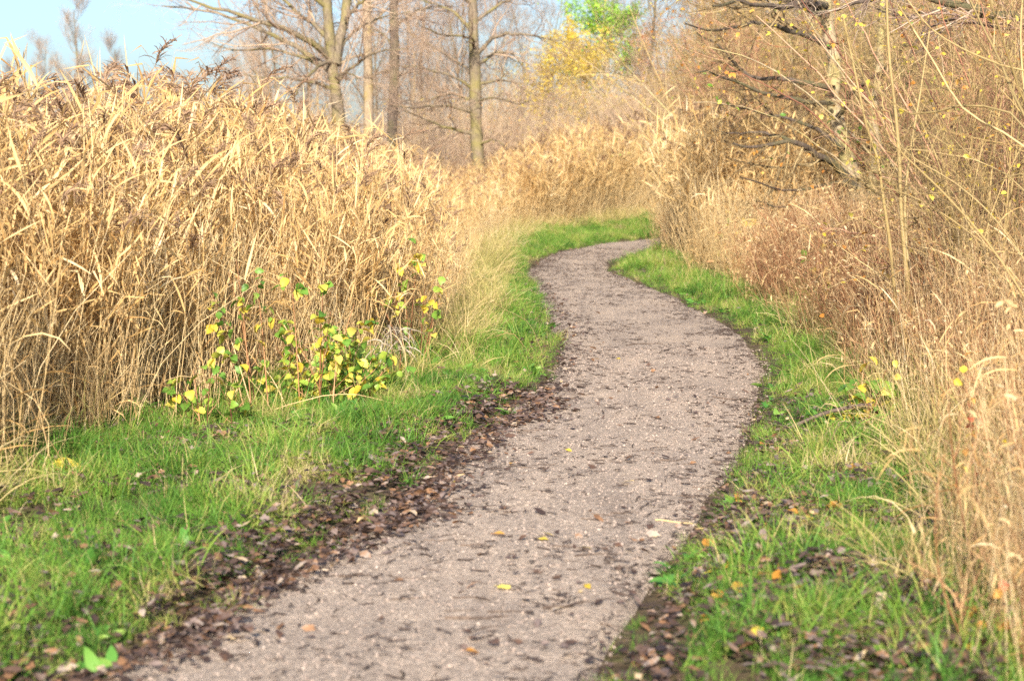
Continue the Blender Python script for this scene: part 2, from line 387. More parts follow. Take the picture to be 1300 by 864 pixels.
def reed_parts(g, base, hgt, nleaf, plume_p, rng, leaf_mat=1, stem_mat=0, plume_mat=2, lean=0.16, rad=0.0042, leaf_len=(0.20, 0.46), tmin=0.25):
    """stems with drooping leaves and plumes into g"""
    N = len(base)
    tip = base + np.stack([rng.normal(0.05, lean, N) * hgt, rng.normal(0, lean, N) * hgt, hgt], -1)
    P = stems(base, tip, 7, 0.10, rng)
    g.tubes(P, rad * np.linspace(1.0, 0.45, 7)[None] * rng.uniform(0.7, 1.2, (N, 1)), 3, stem_mat, rng.random(N))
    M_ = N * nleaf; idx = np.repeat(np.arange(N), nleaf)
    t = np.tile(np.linspace(tmin, 0.97, nleaf), N) + rng.uniform(-0.05, 0.03, M_)
    fp = np.clip(t, 0, 0.999) * 6; i0 = fp.astype(int); fr = (fp - i0)[:, None]
    b = P[idx, i0] * (1 - fr) + P[idx, i0 + 1] * fr
    az = rng.uniform(0, 2 * math.pi, M_) * 0.75 + rng.normal(0.2, 0.5, M_)
    kk = np.where(rng.random(M_) < 0.25, rng.uniform(0.5, 1.7, M_), 0)
    Pw = blades(b, az, rng.uniform(0.35, 1.45, M_), rng.uniform(*leaf_len, M_) * (1.15 - 0.35 * np.abs(t - 0.7)), rng.uniform(-0.2, 1.0, M_),
                rng.uniform(0.0055, 0.0130, M_), 6, 1.3, rng.normal(0, 1.1, M_), None, kk, 0.5)
    g.ribbons(*Pw, leaf_mat, np.clip(rng.beta(2.2, 1.6, M_), 0, 1), 0.25)
    for k in range(N):
        if rng.random() < plume_p: plume(g, P[k, -1], P[k, -1] - P[k, -2], rng, plume_mat)
    return P
def plume(g, tip, d, rng, mat, size=1.0):
    n = 46; a0 = rng.uniform(0, 2 * math.pi)
    d = d / np.linalg.norm(d)
    L = 0.24 * size
    s = rng.random(n)
    side = np.array([math.cos(a0), math.sin(a0), 0])
    ax = tip + d * 0 + (s * L)[:, None] * d + (s ** 2 * L * 0.55)[:, None] * side - np.array([0, 0, 1]) * (s ** 2 * L * 0.35)[:, None]
    az = a0 + rng.normal(0, 0.9, n)
    g.ribbons(*blades(ax, az, rng.uniform(0.2, 1.2, n), rng.uniform(0.06, 0.14, n) * size * (1.2 - 0.6 * s), rng.uniform(0.6, 2.2, n),
                      rng.uniform(0.0025, 0.0055, n) * size, 4, 1.2, rng.normal(0, 1, n), [0.5, 1, 0.9, 0.3]), mat, rng.random(n), 0, False)
    g.tubes(np.array([[tip - d * 0.02, tip + d * L * 0.5 + side * L * 0.12, tip + d * L * 0.9 + side * L * 0.45 - np.array([0, 0, L * 0.25])]]), np.array([[0.0025, 0.002, 0.001]]), 3, mat, [0.6])

# ------------------------------------------------------------------ scattering (uncountable growth only)
def scatter(name, protos, pts, rot, scl, pick=None, label=None):
    N = len(pts)
    me = bpy.data.meshes.new(name)
    me.vertices.add(N); me.vertices.foreach_set('co', np.asarray(pts, np.float32).ravel())
    a = me.attributes.new('rot', 'FLOAT_VECTOR', 'POINT'); a.data.foreach_set('vector', np.asarray(rot, np.float32).ravel())
    a = me.attributes.new('scl', 'FLOAT_VECTOR', 'POINT')
    scl = np.asarray(scl, np.float32)
    if scl.ndim == 1: scl = np.repeat(scl[:, None], 3, 1)
    a.data.foreach_set('vector', scl.ravel())
    if pick is None: pick = RNG.integers(0, len(protos), N)
    a = me.attributes.new('pick', 'INT', 'POINT'); a.data.foreach_set('value', np.asarray(pick, np.int32))
    o = link(name, me, kind='stuff', label=label)
    ng = bpy.data.node_groups.new(name + '_nodes', 'GeometryNodeTree')
    ng.interface.new_socket('Geometry', in_out='INPUT', socket_type='NodeSocketGeometry')
    ng.interface.new_socket('Geometry', in_out='OUTPUT', socket_type='NodeSocketGeometry')
    n_in, n_out = ng.nodes.new('NodeGroupInput'), ng.nodes.new('NodeGroupOutput')
    iop = ng.nodes.new('GeometryNodeInstanceOnPoints'); jn = ng.nodes.new('GeometryNodeJoinGeometry')
    L = ng.links
    for p in reversed(protos):
        oi = ng.nodes.new('GeometryNodeObjectInfo'); oi.inputs[0].default_value = p
        gi = ng.nodes.new('GeometryNodeGeometryToInstance')
        L.new(oi.outputs['Geometry'], gi.inputs[0]); L.new(gi.outputs[0], jn.inputs[0])
    def attr(nm, typ):
        q = ng.nodes.new('GeometryNodeInputNamedAttribute'); q.data_type = typ; q.inputs['Name'].default_value = nm
        return q.outputs[0]
    L.new(n_in.outputs[0], iop.inputs['Points']); L.new(jn.outputs[0], iop.inputs['Instance'])
    iop.inputs['Pick Instance'].default_value = True
    L.new(attr('pick', 'INT'), iop.inputs['Instance Index'])
    L.new(attr('rot', 'FLOAT_VECTOR'), iop.inputs['Rotation'])
    L.new(attr('scl', 'FLOAT_VECTOR'), iop.inputs['Scale'])
    L.new(iop.outputs[0], n_out.inputs[0])
    md = o.modifiers.new('scatter', 'NODES'); md.node_group = ng
    return o
def proto(name, g, mats):
    return bpy.data.objects.new(name, g.mesh(name, mats))     # a pattern for scatter(); not in the scene itself
def rots(N, tilt=0.08, rng=RNG):
    return np.stack([rng.normal(0, tilt, N), rng.normal(0, tilt, N), rng.uniform(0, 2 * math.pi, N)], -1)
def area(n, x0, x1, y0, y1, test, rng):
    x = rng.uniform(x0, x1, n); y = rng.uniform(y0, y1, n)
    k = test(x, y)
    return x[k], y[k]
def in_view(x, y, m=1.0):
    return np.abs(x) < 0.29 * y + m

# ------------------------------------------------------------------ reeds
rng = np.random.default_rng(21)
RM = [M['reed_stem'], M['reed_leaf'], M['plume']]
reed_protos = []
for k in range(10):
    g = Geo(); n = 19
    b = np.stack([rng.normal(0, 0.17, n), rng.normal(0, 0.17, n), np.full(n, -0.03)], -1)
    reed_parts(g, b, rng.uniform(1.45, 2.25, n), 8, 0.17, rng, tmin=0.45)
    reed_protos.append(proto('reeds', g, RM))
low_protos = []                                     # thinner, broken dry stems that fill the foot of the reed bed
for k in range(6):
    g = Geo(); n = 44
    b = np.stack([rng.normal(0, 0.16, n), rng.normal(0, 0.16, n), np.full(n, -0.03)], -1)
    hh = rng.uniform(0.5, 1.35, n)
    tip = b + np.stack([rng.normal(0.04, 0.2, n) * hh, rng.normal(0, 0.2, n) * hh, hh], -1)
    P = stems(b, tip, 5, 0.12, rng)
    g.tubes(P, rng.uniform(0.0016, 0.0034, (n, 1)) * np.linspace(1, 0.5, 5)[None], 3, 0, rng.random(n))
    m = 26; idx = rng.integers(0, n, m); pt = P[idx, rng.integers(1, 4, m)]
    g.ribbons(*blades(pt, rng.uniform(0, 6.28, m), rng.uniform(0.2, 1.3, m), rng.uniform(0.15, 0.42, m), rng.uniform(0.3, 2.2, m), rng.uniform(0.003, 0.008, m), 5, 1.3, rng.normal(0, 1, m)), 1, rng.random(m), 0.2)
    low_protos.append(proto('dry_stems', g, RM))

def bed_height(x, y):
    """the bed is lower along the path and in the hollow before the alder"""
    h = np.interp(CX + FPX * x / y, [0, 220, 380, 500, 580, 640, 720, 860], [1.95, 1.96, 1.84, 1.6, 1.12, 1.5, 2.1, 2.2])
    d = np.clip((reed_edge(y) - x) / np.interp(y, [8, 14, 40], [1.2, 2.2, 2.5]), 0, 1)
    d = np.where(x > thick_edge(y), 1.15, d)
    return h * np.where((y < 42) | (x > thick_edge(y)), 0.70 + 0.30 * d, 1.0)
BUSHES = [ground(400, 510), ground(345, 520), ground(450, 500), ground(260, 548), ground(530, 470), ground(225, 560), ground(80, 610)]
def clear(x, y):
    ok = np.ones(len(x), bool)
    for b in BUSHES: ok &= ((x - b[0]) / 0.36) ** 2 + ((y - b[1]) / 0.95) ** 2 > 1
    return ok
def reed_test(x, y, inset=0.0):
    return (x < reed_edge(y) - inset) & in_view(x, y, 1.2) & clear(x, y)
# front rows dense, the bed behind thinner
x, y = area(26000, -16, 14, 8.8, 62, lambda x, y: reed_test(x, y, np.interp(y, [12, 17], [-0.06, 0.40])) & (reed_edge(y) - x < 2.4 + 0.02 * y), rng)
x2, y2 = area(9000, -26, 22, 9.5, 75, lambda x, y: reed_test(x, y, 2.0), rng)
# second bed on the right bank, where the path turns behind it
x3, y3 = area(5000, 2, 12, 27, 46, lambda x, y: (x > thick_edge(y) + 0.1) & (x < thick_edge(y) + 1.7 + 0.05 * (y - 26)) & (off_path(x, y) > 0.3), rng)
def thin(x, y, per_m2, full, rng):
    k = rng.random(len(x)) < per_m2 / full
    return x[k], y[k]
x, y = thin(x, y, 7.0, 26000 / (30 * 56.), rng)
x2, y2 = thin(x2, y2, 3.6, 9000 / (48 * 68.), rng)
x3, y3 = thin(x3, y3, 6.0, 5000 / (10 * 19.), rng)
X = np.concatenate([x, x2, x3]); Yy = np.concatenate([y, y2, y3])
sc = rng.uniform(0.85, 1.10, len(X)) * (0.92 + 0.16 * vnoise(X, Yy, 2.5)) * bed_height(X, Yy) / 2.05
scatter('reeds', reed_protos, np.stack([X, Yy, gz(X, Yy)], -1), rots(len(X), 0.07, rng), sc)
print('reed clumps', len(X))
x, y = area(30000, -14, 14, 8.3, 60, lambda x, y: reed_test(x, y, np.interp(y, [11, 17], [-0.28, 0.20])) & (reed_edge(y) - x < 1.3 + 0.02 * y), rng)
x, y = thin(x, y, 15.0, 30000 / (28 * 54.), rng)
x3, y3 = area(9000, 2, 12, 24, 46, lambda x, y: (x > thick_edge(y) - 0.1) & (x < thick_edge(y) + 1.6) & (off_path(x, y) > 0.25), rng)
x3, y3 = thin(x3, y3, 9.0, 9000 / (10 * 22.), rng)
x = np.concatenate([x, x3]); y = np.concatenate([y, y3])
scatter('dry_reed_stems', low_protos, np.stack([x, y, gz(x, y)], -1), rots(len(x), 0.10, rng), rng.uniform(0.7, 1.15, len(x)) * np.where(x < 0.5, np.clip(bed_height(x, y) / 1.6, 0.5, 1.0), 1.0))
print('low clumps', len(x))

# ------------------------------------------------------------------ grass verges
rng = np.random.default_rng(33)
tuft_protos = []
for k in range(8):
    g = Geo(); n = 46
    long = k % 4 == 3
    b = np.stack([rng.normal(0, 0.055, n), rng.normal(0, 0.055, n), np.full(n, -0.015)], -1)
    ln = rng.uniform(0.08, 0.22, n) * (1.45 if long else 1.0)
    g.ribbons(*blades(b, rng.uniform(0, 6.28, n), rng.uniform(0.75, 1.5, n), ln, rng.uniform(0.2, 1.9, n), rng.uniform(0.0016, 0.0034, n), 5, 1.5, rng.normal(0, 0.6, n)),
              0, np.clip(rng.normal(0.45, 0.2, n), 0, 1), 0.3)
    m = 9
    b = np.stack([rng.normal(0, 0.06, m), rng.normal(0, 0.06, m), np.full(m, -0.01)], -1)
    g.ribbons(*blades(b, rng.uniform(0, 6.28, m), rng.uniform(0.2, 1.3, m), rng.uniform(0.1, 0.26, m), rng.uniform(0.2, 1.4, m), rng.uniform(0.001, 0.0022, m), 5), 1, rng.random(m), 0.2)
    tuft_protos.append(proto('grass', g, [M['grass'], M['dry_grass']]))
def verge_test(x, y):
    o = off_path(x, y)
    edge_noise = 0.26 * (vnoise(x, y, 0.45)) + 0.20 * vnoise(x, y, 0.16)
    left = (x < path_left(y)) & (x > reed_edge(y) - 0.35 - 0.4 * vnoise(x, y, 0.6))
    right = (x > path_right(y)) & (x < thick_edge(y) + 0.35 + 0.4 * vnoise(x, y, 0.6))
    bare = (vnoise(x + 31, y, 0.55) + 0.5 * vnoise(x, y + 17, 0.2)) > np.where((x > 0) & (y < 9.5), 0.90, 1.0)
    ok_l = left & (o > -0.02 + edge_noise * np.where(y < 14, 0.85, 0.6)) & ~(bare & (o < 1.1))
    ok_l |= left & (vnoise(x * 1.3, y, 0.13) > 0.68)
    ok_r = right & (o > -0.12 + edge_noise * 0.75) & ~bare
    ok_r |= right & (vnoise(x * 1.3, y, 0.13) > 0.62)
    return (ok_l | ok_r) & in_view(x, y, 1.2)
x, y = area(160000, -6, 8, 4.2, 14, verge_test, rng)
x, y = thin(x, y, 130, 160000 / 140., rng)
xb, yb = area(260000, -6, 14, 14, 62, verge_test, rng)
xb, yb = thin(xb, yb, 70, 260000 / (20 * 48.), rng)
x = np.concatenate([x, xb]); y = np.concatenate([y, yb])
o = off_path(x, y)
s = rng.uniform(0.6, 1.15, len(x)) * (0.45 + 0.55 * np.clip(o / 0.5, 0, 1)) * (0.25 + 0.62 * vnoise(x, y, 0.45) + 0.55 * vnoise(x + 3, y, 0.22))
s = np.where(y > 14, s * 1.15, s)
scatter('grass', tuft_protos, np.stack([x, y, gz(x, y)], -1), rots(len(x), 0.22, rng), s)
print('tufts', len(x))
# dry straw-coloured grass where verge meets reeds and thicket
dry_protos = []
for k in range(5):
    g = Geo(); n = 44
    b = np.stack([rng.normal(0, 0.07, n), rng.normal(0, 0.07, n), np.full(n, -0.015)], -1)
    g.ribbons(*blades(b, rng.uniform(0, 6.28, n), rng.uniform(0.6, 1.5, n), rng.uniform(0.2, 0.6, n), rng.uniform(0.3, 2.0, n), rng.uniform(0.0015, 0.0034, n), 6, 1.4, rng.normal(0, 0.7, n)),
              0, rng.random(n), 0.25)
    dry_protos.append(proto('dry_grass', g, [M['dry_grass']]))
def dry_test(x, y):
    l = np.abs(x - (reed_edge(y) - 0.05)) < 0.15 + 0.35 * vnoise(x, y, 0.8)
    r = np.abs(x - (thick_edge(y) + 0.3)) < 0.15 + 0.3 * vnoise(x, y, 0.8)
    return (l | r) & in_view(x, y, 1.0) & (off_path(x, y) > 0.3) & clear(x, y) & (y > 6.5)
x, y = area(60000, -6, 14, 4.2, 60, dry_test, rng)
x, y = thin(x, y, 30, 60000 / (20 * 56.), rng)
scatter('dry_grass', dry_protos, np.stack([x, y, gz(x, y)], -1), rots(len(x), 0.2, rng), rng.uniform(0.6, 1.2, len(x)))

# broad-leaved weeds in the turf
weed_protos = []
for k in range(4):
    g = Geo(); n = 9
    b = np.zeros((n, 3)) + rng.normal(0, 0.02, (n, 3)) * [1, 1, 0]
    g.ribbons(*blades(b, rng.uniform(0, 6.28, n), rng.uniform(0.2, 1.0, n), rng.uniform(0.04, 0.11, n), rng.uniform(0.2, 1.2, n), rng.uniform(0.010, 0.022, n), 6, 1.3, rng.normal(0, 0.4, n), OVATE(6)), 0, rng.random(n), 0.25)
    weed_protos.append(proto('weeds', g, [M['weed']]))
x, y = area(30000, -5, 7, 4.2, 24, verge_test, rng)
x, y = thin(x, y, 9, 30000 / (12 * 19.8), rng)
scatter('weeds', weed_protos, np.stack([x, y, gz(x, y) + 0.02], -1), rots(len(x), 0.2, rng), rng.uniform(0.6, 1.3, len(x)))

# ------------------------------------------------------------------ leaf litter, pebbles, crumbs on the path
def leaf_mesh(name, mat, L, W, rng, curl=1.0):
    g = Geo()
    P, Wd, S = blades(np.array([[-L / 2, 0, 0.004]]), [0], [rng.uniform(0.1, 0.5) * curl], [L], [rng.uniform(0.5, 1.5) * curl], [W], 7, 1.0, [rng.normal(0, 0.35)], OVATE(7))
    g.ribbons(P, Wd * (1 + 0.22 * rng.standard_normal(Wd.shape)), S, 0, [rng.random()], rng.uniform(-0.15, 0.5) * curl)
    P = np.array([[[-L / 2 - L * 0.3, 0.003, 0.002], [-L / 2 - L * 0.12, 0, 0.005], [-L / 2 + 0.005, 0, 0.005]]])
    g.tubes(P, np.full((1, 3), 0.0009), 3, 0, [0.3])
    return g.mesh(name, [mat])
rng = np.random.default_rng(44)
litter_protos = [bpy.data.objects.new('leaf_litter', leaf_mesh('leaf_litter', M['litter'], rng.uniform(0.028, 0.066), rng.uniform(0.008, 0.018), rng, rng.uniform(0.1, 0.8))) for k in range(24)]
def litter_density(x, y):
    l = x - path_left(y)
    a = np.exp(-((l + 0.02) / np.where(l < 0, 0.19 + 0.30 * vnoise(x, y, 0.7), 0.08 + 0.2 * vnoise(x + 5, y, 0.6))) ** 2) * (0.25 + 1.1 * vnoise(x, y, 0.35)) * np.clip(1.15 - (y - 6) / 22., 0.25, 1.0)
    r = x - path_right(y)
    b = (0.35 + 0.12 * (y < 9)) * np.exp(-((r - 0.15) / (0.25 + 0.25 * (y < 9))) ** 2) * vnoise(x, y, 0.4) * np.clip(r / 0.12 + 0.6, 0.06, 1)
    c = 0.9 * np.exp(-(((x - 1.02) / 0.22) ** 2 + ((y - 7.9) / 0.7) ** 2)) + 0.7 * np.exp(-(((x - 1.30) / 0.25) ** 2 + ((y - 6.6) / 0.6) ** 2))
    c = c + 0.8 * np.exp(-(((x - 1.38) / 0.3) ** 2 + ((y - 5.9) / 0.6) ** 2))
    d = 0.005 + (0.60 * (r > 0.1) * (y < 12) + 0.22 * (l < -0.3) * (y < 11)) * np.clip(vnoise(x, y, 0.3) * 2 - 0.6, 0, 1)
    c = c * np.clip(r / 0.12, 0, 1)
    return a + b + c + d
def litter_pts(n, y0, y1, dens, rng):
    x = rng.uniform(-3.2, 4.0, n); y = rng.uniform(y0, y1, n)
    k = (rng.random(n) < litter_density(x, y) * dens) & in_view(x, y, 0.6) & (x > reed_edge(y) - 0.3) & (x < thick_edge(y) + 0.4)
    return x[k], y[k]
x, y = litter_pts(170000, 4.4, 13, 0.95, rng)
xb, yb = litter_pts(60000, 13, 36, 0.75, rng)
x = np.concatenate([x, xb]); y = np.concatenate([y, yb])
lift = rng.uniform(0.0, 0.03, len(x)) * np.clip(litter_density(x, y), 0, 1) + np.where((off_path(x, y) > 0.15), rng.uniform(0, 0.075, len(x)), 0)
rr = rots(len(x), 0.24, rng)
scatter('leaf_litter', litter_protos, np.stack([x, y, sz(x, y) + 0.006 + lift], -1), rr, rng.uniform(0.7, 1.25, len(x)))
print('litter', len(x))

def pebble(name, rng):
    n, m = 6, 5
    th = np.linspace(0, 2 * math.pi, n, endpoint=False); ph = np.linspace(-1.45, 1.45, m)
    V = np.stack([np.cos(ph)[:, None] * np.cos(th), np.cos(ph)[:, None] * np.sin(th), np.broadcast_to(np.sin(ph)[:, None], (m, n))], -1)
    V = V * rng.uniform(0.75, 1.2, (m, n, 1)) * np.array([1, rng.uniform(0.6, 0.9), rng.uniform(0.35, 0.7)])
    i = np.arange(m - 1)[:, None] * n; j = np.arange(n)[None]; j2 = (j + 1) % n
    Q = np.stack([i + j, i + j2, i + n + j2, i + n + j], -1).reshape(-1, 4)
    Q = np.concatenate([Q, [[0, 3, 2, 1], [0, 5, 4, 3], [(m-1)*n, (m-1)*n+1, (m-1)*n+2, (m-1)*n+3], [(m-1)*n, (m-1)*n+3, (m-1)*n+4, (m-1)*n+5]]])
    g = Geo(); g._add(V.reshape(-1, 3), Q, 0, np.full(n * m, rng.random()))
    return bpy.data.objects.new(name, g.mesh(name, [M['stone']]))
stone_protos = [pebble('pebbles', rng) for k in range(8)]
onpath = lambda x, y: (off_path(x, y) < 0.02) & in_view(x, y, 0.4)
x, y = area(90000, -3, 3, 4.4, 16, onpath, rng)
x, y = thin(x, y, 700, 90000 / (6 * 11.6), rng)
s = 0.0028 + 0.0035 * rng.random(len(x)) ** 2 + 0.006 * (rng.random(len(x)) ** 14)
scatter('pebbles', stone_protos, np.stack([x, y, pz(x, y) + s * 0.1], -1), rots(len(x), 0.4, rng), s)
print('pebbles', len(x))
crumb_protos = []
for k in range(8):
    g = Geo(); n = 4
    b = rng.normal(0, 0.05, (n, 3)) * [1, 1, 0] + [0, 0, 0.003]
    dd = rng.uniform(0, 6.28, n); ln = rng.uniform(0.010, 0.05, n)
    e = b + np.stack([np.cos(dd) * ln, np.sin(dd) * ln, rng.uniform(0, 0.004, n)], -1)
    g.tubes(stems(b, e, 3, 0.006, rng), np.full((n, 3), 0.0016) * rng.uniform(0.6, 1.8, (n, 1)), 3, 0, rng.random(n) * 0.4)
    crumb_protos.append(proto('twig_crumbs', g, [M['crumb']]))
x, y = area(150000, -3, 6, 4.4, 34, lambda x, y: (off_path(x, y) < 0.1) & in_view(x, y, 0.4), rng)
k = rng.random(len(x)) < (0.13 * np.clip(vnoise(x, y, 0.5) * 2.2 - 0.7, 0, 1) + 0.34 * np.exp(-np.minimum(x - path_left(y), (path_right(y) - x) * 1.3) / 0.25)) * 0.55
x, y = x[k], y[k]
scatter('twig_crumbs', crumb_protos, np.stack([x, y, pz(x, y) + 0.002], -1), rots(len(x), 0.05, rng), rng.uniform(0.6, 1.5, len(x)))
print('crumbs', len(x))

# single fallen leaves that show largest
leaf_kinds = [('dark brown fallen leaf curled in the damp litter along the left path edge', M['litter'], 'dark'),
              ('dark brown fallen leaf curled in the damp litter along the left path edge', M['litter'], 'dark'),
              ('dark brown fallen leaf curled in the damp litter along the left path edge', M['litter'], 'dark')]
lp = [leaf_mesh('fallen_leaf', M['litter'], q, w, rng) for q, w in ((0.052, 0.016), (0.046, 0.014), (0.058, 0.018), (0.044, 0.016), (0.05, 0.012), (0.04, 0.017))]
x, y = litter_pts(9000, 5.6, 9.5, 0.9, rng)
k = (x < path_left(y) + 0.35) & (x > -0.285 * y)
x, y = x[k][:240], y[k][:240]
for i in range(len(x)):
    o = link('fallen_leaf', lp[i % 6], None, 'dark brown fallen leaf curled in the damp litter along the left path edge', 'leaf', 'dark fallen leaves in the litter left of the path',
             loc=(x[i], y[i], float(sz(x[i], y[i])) + 0.02 + 0.02 * rng.random()))
    o.rotation_euler = (rng.normal(0, 0.35), rng.normal(0, 0.35), rng.uniform(0, 6.28))
yl = [leaf_mesh('yellow_leaf', M['leaf_yellow'], q, w, rng, 0.4) for q, w in ((0.05, 0.016), (0.06, 0.02), (0.04, 0.014))]
rl = [leaf_mesh('russet_leaf', M['leaf_orange'], q, w, rng, 0.6) for q, w in ((0.05, 0.018), (0.06, 0.018))]
for (px, py, kind, lab) in [(578, 620, 0, 'small yellow leaf lying alone on the gravel near the left litter'), (690, 690, 0, 'pale yellow leaf on the middle of the gravel path'),
                       (740, 708, 0, 'yellow leaf flat on the gravel beside a short dark twig'), (795, 622, 0, 'ochre leaf on the right half of the gravel path'),
                       (722, 582, 0, 'yellow leaf on the gravel above the middle stones'), (650, 596, 1, 'russet leaf on the left half of the gravel path'),
                       (785, 462, 0, 'bright yellow leaf on the distant gravel'), (757, 462, 1, 'russet leaf lying on the distant gravel left of a yellow one'),
                       (634, 690, 1, 'red brown leaf on the gravel left of centre'), (600, 842, 1, 'red leaf on the nearest gravel'),
                       (746, 754, 0, 'yellow leaf close to the right turf edge'), (287, 792, 0, 'yellow leaf by the left litter near a thin stick'),
                       (640, 762, 0, 'yellow leaf in the middle of the near gravel'), (690, 700, 0, 'greenish yellow leaf beside a grass fragment')]:
    p = ground(px, py)
    ms = yl if kind == 0 else rl
    o = link('yellow_leaf' if kind == 0 else 'russet_leaf', ms[int(px) % len(ms)], None, lab, 'leaf', 'coloured leaves lying on the gravel', loc=(p[0], p[1], float(pz(p[0], p[1])) + 0.006))
    o.rotation_euler = (0.1, rng.normal(0, 0.1), rng.uniform(0, 6.28))
# coloured leaves on the right verge
for i in range(46):
    px, py = rng.uniform(880, 1240), rng.uniform(560, 864)
    p = ground(px, py)
    if off_path(p[0], p[1]) < 0.1: continue
    kind = int(rng.random() < 0.6)
    ms = yl if kind == 0 else rl
    o = link('yellow_leaf' if kind == 0 else 'russet_leaf', ms[i % len(ms)], None, ('yellow' if kind == 0 else 'russet') + ' leaf caught in the short turf right of the path', 'leaf', ('yellow' if kind == 0 else 'russet') + ' leaves in the right verge',
             loc=(p[0], p[1], float(gz(p[0], p[1])) + 0.05))
    o.rotation_euler = (rng.normal(0, 0.4), rng.normal(0, 0.4), rng.uniform(0, 6.28)); o.scale = (1.3, 1.3, 1.3)

# ------------------------------------------------------------------ branching
def catmull(P, K):
    P = np.asarray(P, float)
    if len(P) == 2: P = np.stack([P[0], (P[0] + P[1]) / 2, P[1]])
    d = np.concatenate([[0], np.cumsum(np.linalg.norm(np.diff(P, axis=0), axis=1))]); d /= d[-1]
    Pe = np.concatenate([[2 * P[0] - P[1]], P, [2 * P[-1] - P[-2]]])
    out = []
    for s in np.linspace(0, 1, K):
        k = min(np.searchsorted(d, s, 'right') - 1, len(P) - 2); t = (s - d[k]) / (d[k + 1] - d[k])
        a, b, c, e = Pe[k], Pe[k + 1], Pe[k + 2], Pe[k + 3]
        out.append(0.5 * (2 * b + (c - a) * t + (2 * a - 5 * b + 4 * c - e) * t * t + (3 * b - a - 3 * c + e) * t ** 3))
    return np.array(out)
def limb(pix, Y0, Y1=None, K=14):
    Y1 = Y0 if Y1 is None else Y1
    n = len(pix)
    return catmull([at(x, y, Y0 + (Y1 - Y0) * i / (n - 1)) for i, (x, y) in enumerate(pix)], K)
def grow(P, Rd, n, ln, ang, ratio, rng, seg=6, up=0.06, wander=0.14, trange=(0.2, 1.0), taper=0.3, rmin=0.0015, shrink=0.6, flat=0.0):
    N, K, _ = P.shape; Mn = N * n; idx = np.repeat(np.arange(N), n)
    t = rng.uniform(*trange, Mn); fp = np.clip(t, 0, 0.9999) * (K - 1); i0 = fp.astype(int); fr = (fp - i0)[:, None]
    pos = P[idx, i0] * (1 - fr) + P[idx, i0 + 1] * fr
    d = nrm(P[idx, i0 + 1] - P[idx, i0])
    r = np.maximum((Rd[idx, i0] * (1 - fr[:, 0]) + Rd[idx, i0 + 1] * fr[:, 0]) * ratio * rng.uniform(0.7, 1.1, Mn), rmin)
    rv = rng.standard_normal((Mn, 3)); rv[:, 2] *= (1 - flat)
    pr = nrm(rv - (rv * d).sum(-1, keepdims=True) * d)
    a = rng.uniform(*ang, Mn)[:, None]
    d = d * np.cos(a) + pr * np.sin(a)
    L = rng.uniform(*ln, Mn) * (1 - shrink * t) * (1 / (1 - shrink * 0.5))
    out = [pos]
    for k in range(seg):
        d = nrm(d + np.array([0, 0, up]) + wander * rng.standard_normal((Mn, 3)))
        pos = pos + d * (L / seg)[:, None]; out.append(pos)
    s = np.linspace(1, taper, seg + 1)[None]
    return np.stack(out, 1), np.maximum(r[:, None] * s, rmin * 0.6)
def radii(r0, r1, K, N=1, power=1.0):
    return np.broadcast_to((r0 + (r1 - r0) * np.linspace(0, 1, K) ** power)[None], (N, K)).copy()
def knotty(P, amp, rng):
    Q = P.copy(); Q[1:-1] += rng.normal(0, amp, Q[1:-1].shape); return Q

def hand_tree(name, label, group, trunks, limbs, mats, rng, tw=(9, 7, 4), twl=((0.9, 2.0), (0.35, 0.9), (0.15, 0.45)), up=0.05, leaves=None, limb_mat=None, trunk_name='trunk', cat='tree', rmin=0.0022, twigmat=None, flat=0.2):
    """tree whose trunk and limbs stand where the photo shows them: trunks [(pts3d, r0, r1)], limbs [(pts3d, r0, r1)]"""
    base = trunks[0][0][0].copy()
    t = empty(name, label, cat, base, group)
    LP, LR = [], []
    for (P, r0, r1) in trunks:
        g = Geo(); P = P - base
        if len(P) < 22: P = catmull(P, 22)
        rr = radii(r0, r1, len(P)); rr *= 1 + 0.06 * rng.standard_normal(rr.shape)
        rr[0, 0] *= 1.35; rr[0, 1] *= 1.15
        g.tubes(P[None], rr, 9, 0, [0.5])
        link(trunk_name, g.mesh(trunk_name, [mats[0]]), t)
    K = 14
    for (P, r0, r1) in limbs:
        g = Geo(); P = knotty(catmull(P - base, K), 0.010 * (1 + r0 * 8), rng); rr = radii(r0, r1, K)
        g.tubes(P[None], rr, 6, 0, [0.5])
        link('branch', g.mesh('branch', [limb_mat or mats[0]]), t)
        LP.append(P); LR.append(rr[0])
    LP, LR = np.array(LP), np.array(LR)
    P1, R1 = grow(LP, LR, tw[0], twl[0], (0.4, 1.1), 0.5, rng, 7, up, 0.16, (0.12, 1.0), flat=flat, rmin=rmin * 1.4)
    P2, R2 = grow(P1, R1, tw[1], twl[1], (0.4, 1.0), 0.6, rng, 5, up, 0.16, (0.15, 1.0), rmin=rmin)
    g = Geo()
    g.tubes(P1, R1, 4, 0); g.tubes(P2, R2, 3, 0)
    if tw[2]:
        P3, R3 = grow(P2, R2, tw[2], twl[2], (0.35, 0.95), 0.7, rng, 3, up, 0.14, (0.25, 1.0), rmin=rmin * 0.75)
        g.tubes(P3, R3, 3, 0)
    w = link('twigs', g.mesh('twigs', [twigmat or mats[1]]), t, kind='stuff')
    if leaves:
        add_leaf_cloud(t, P2, leaves, rng)
    return t
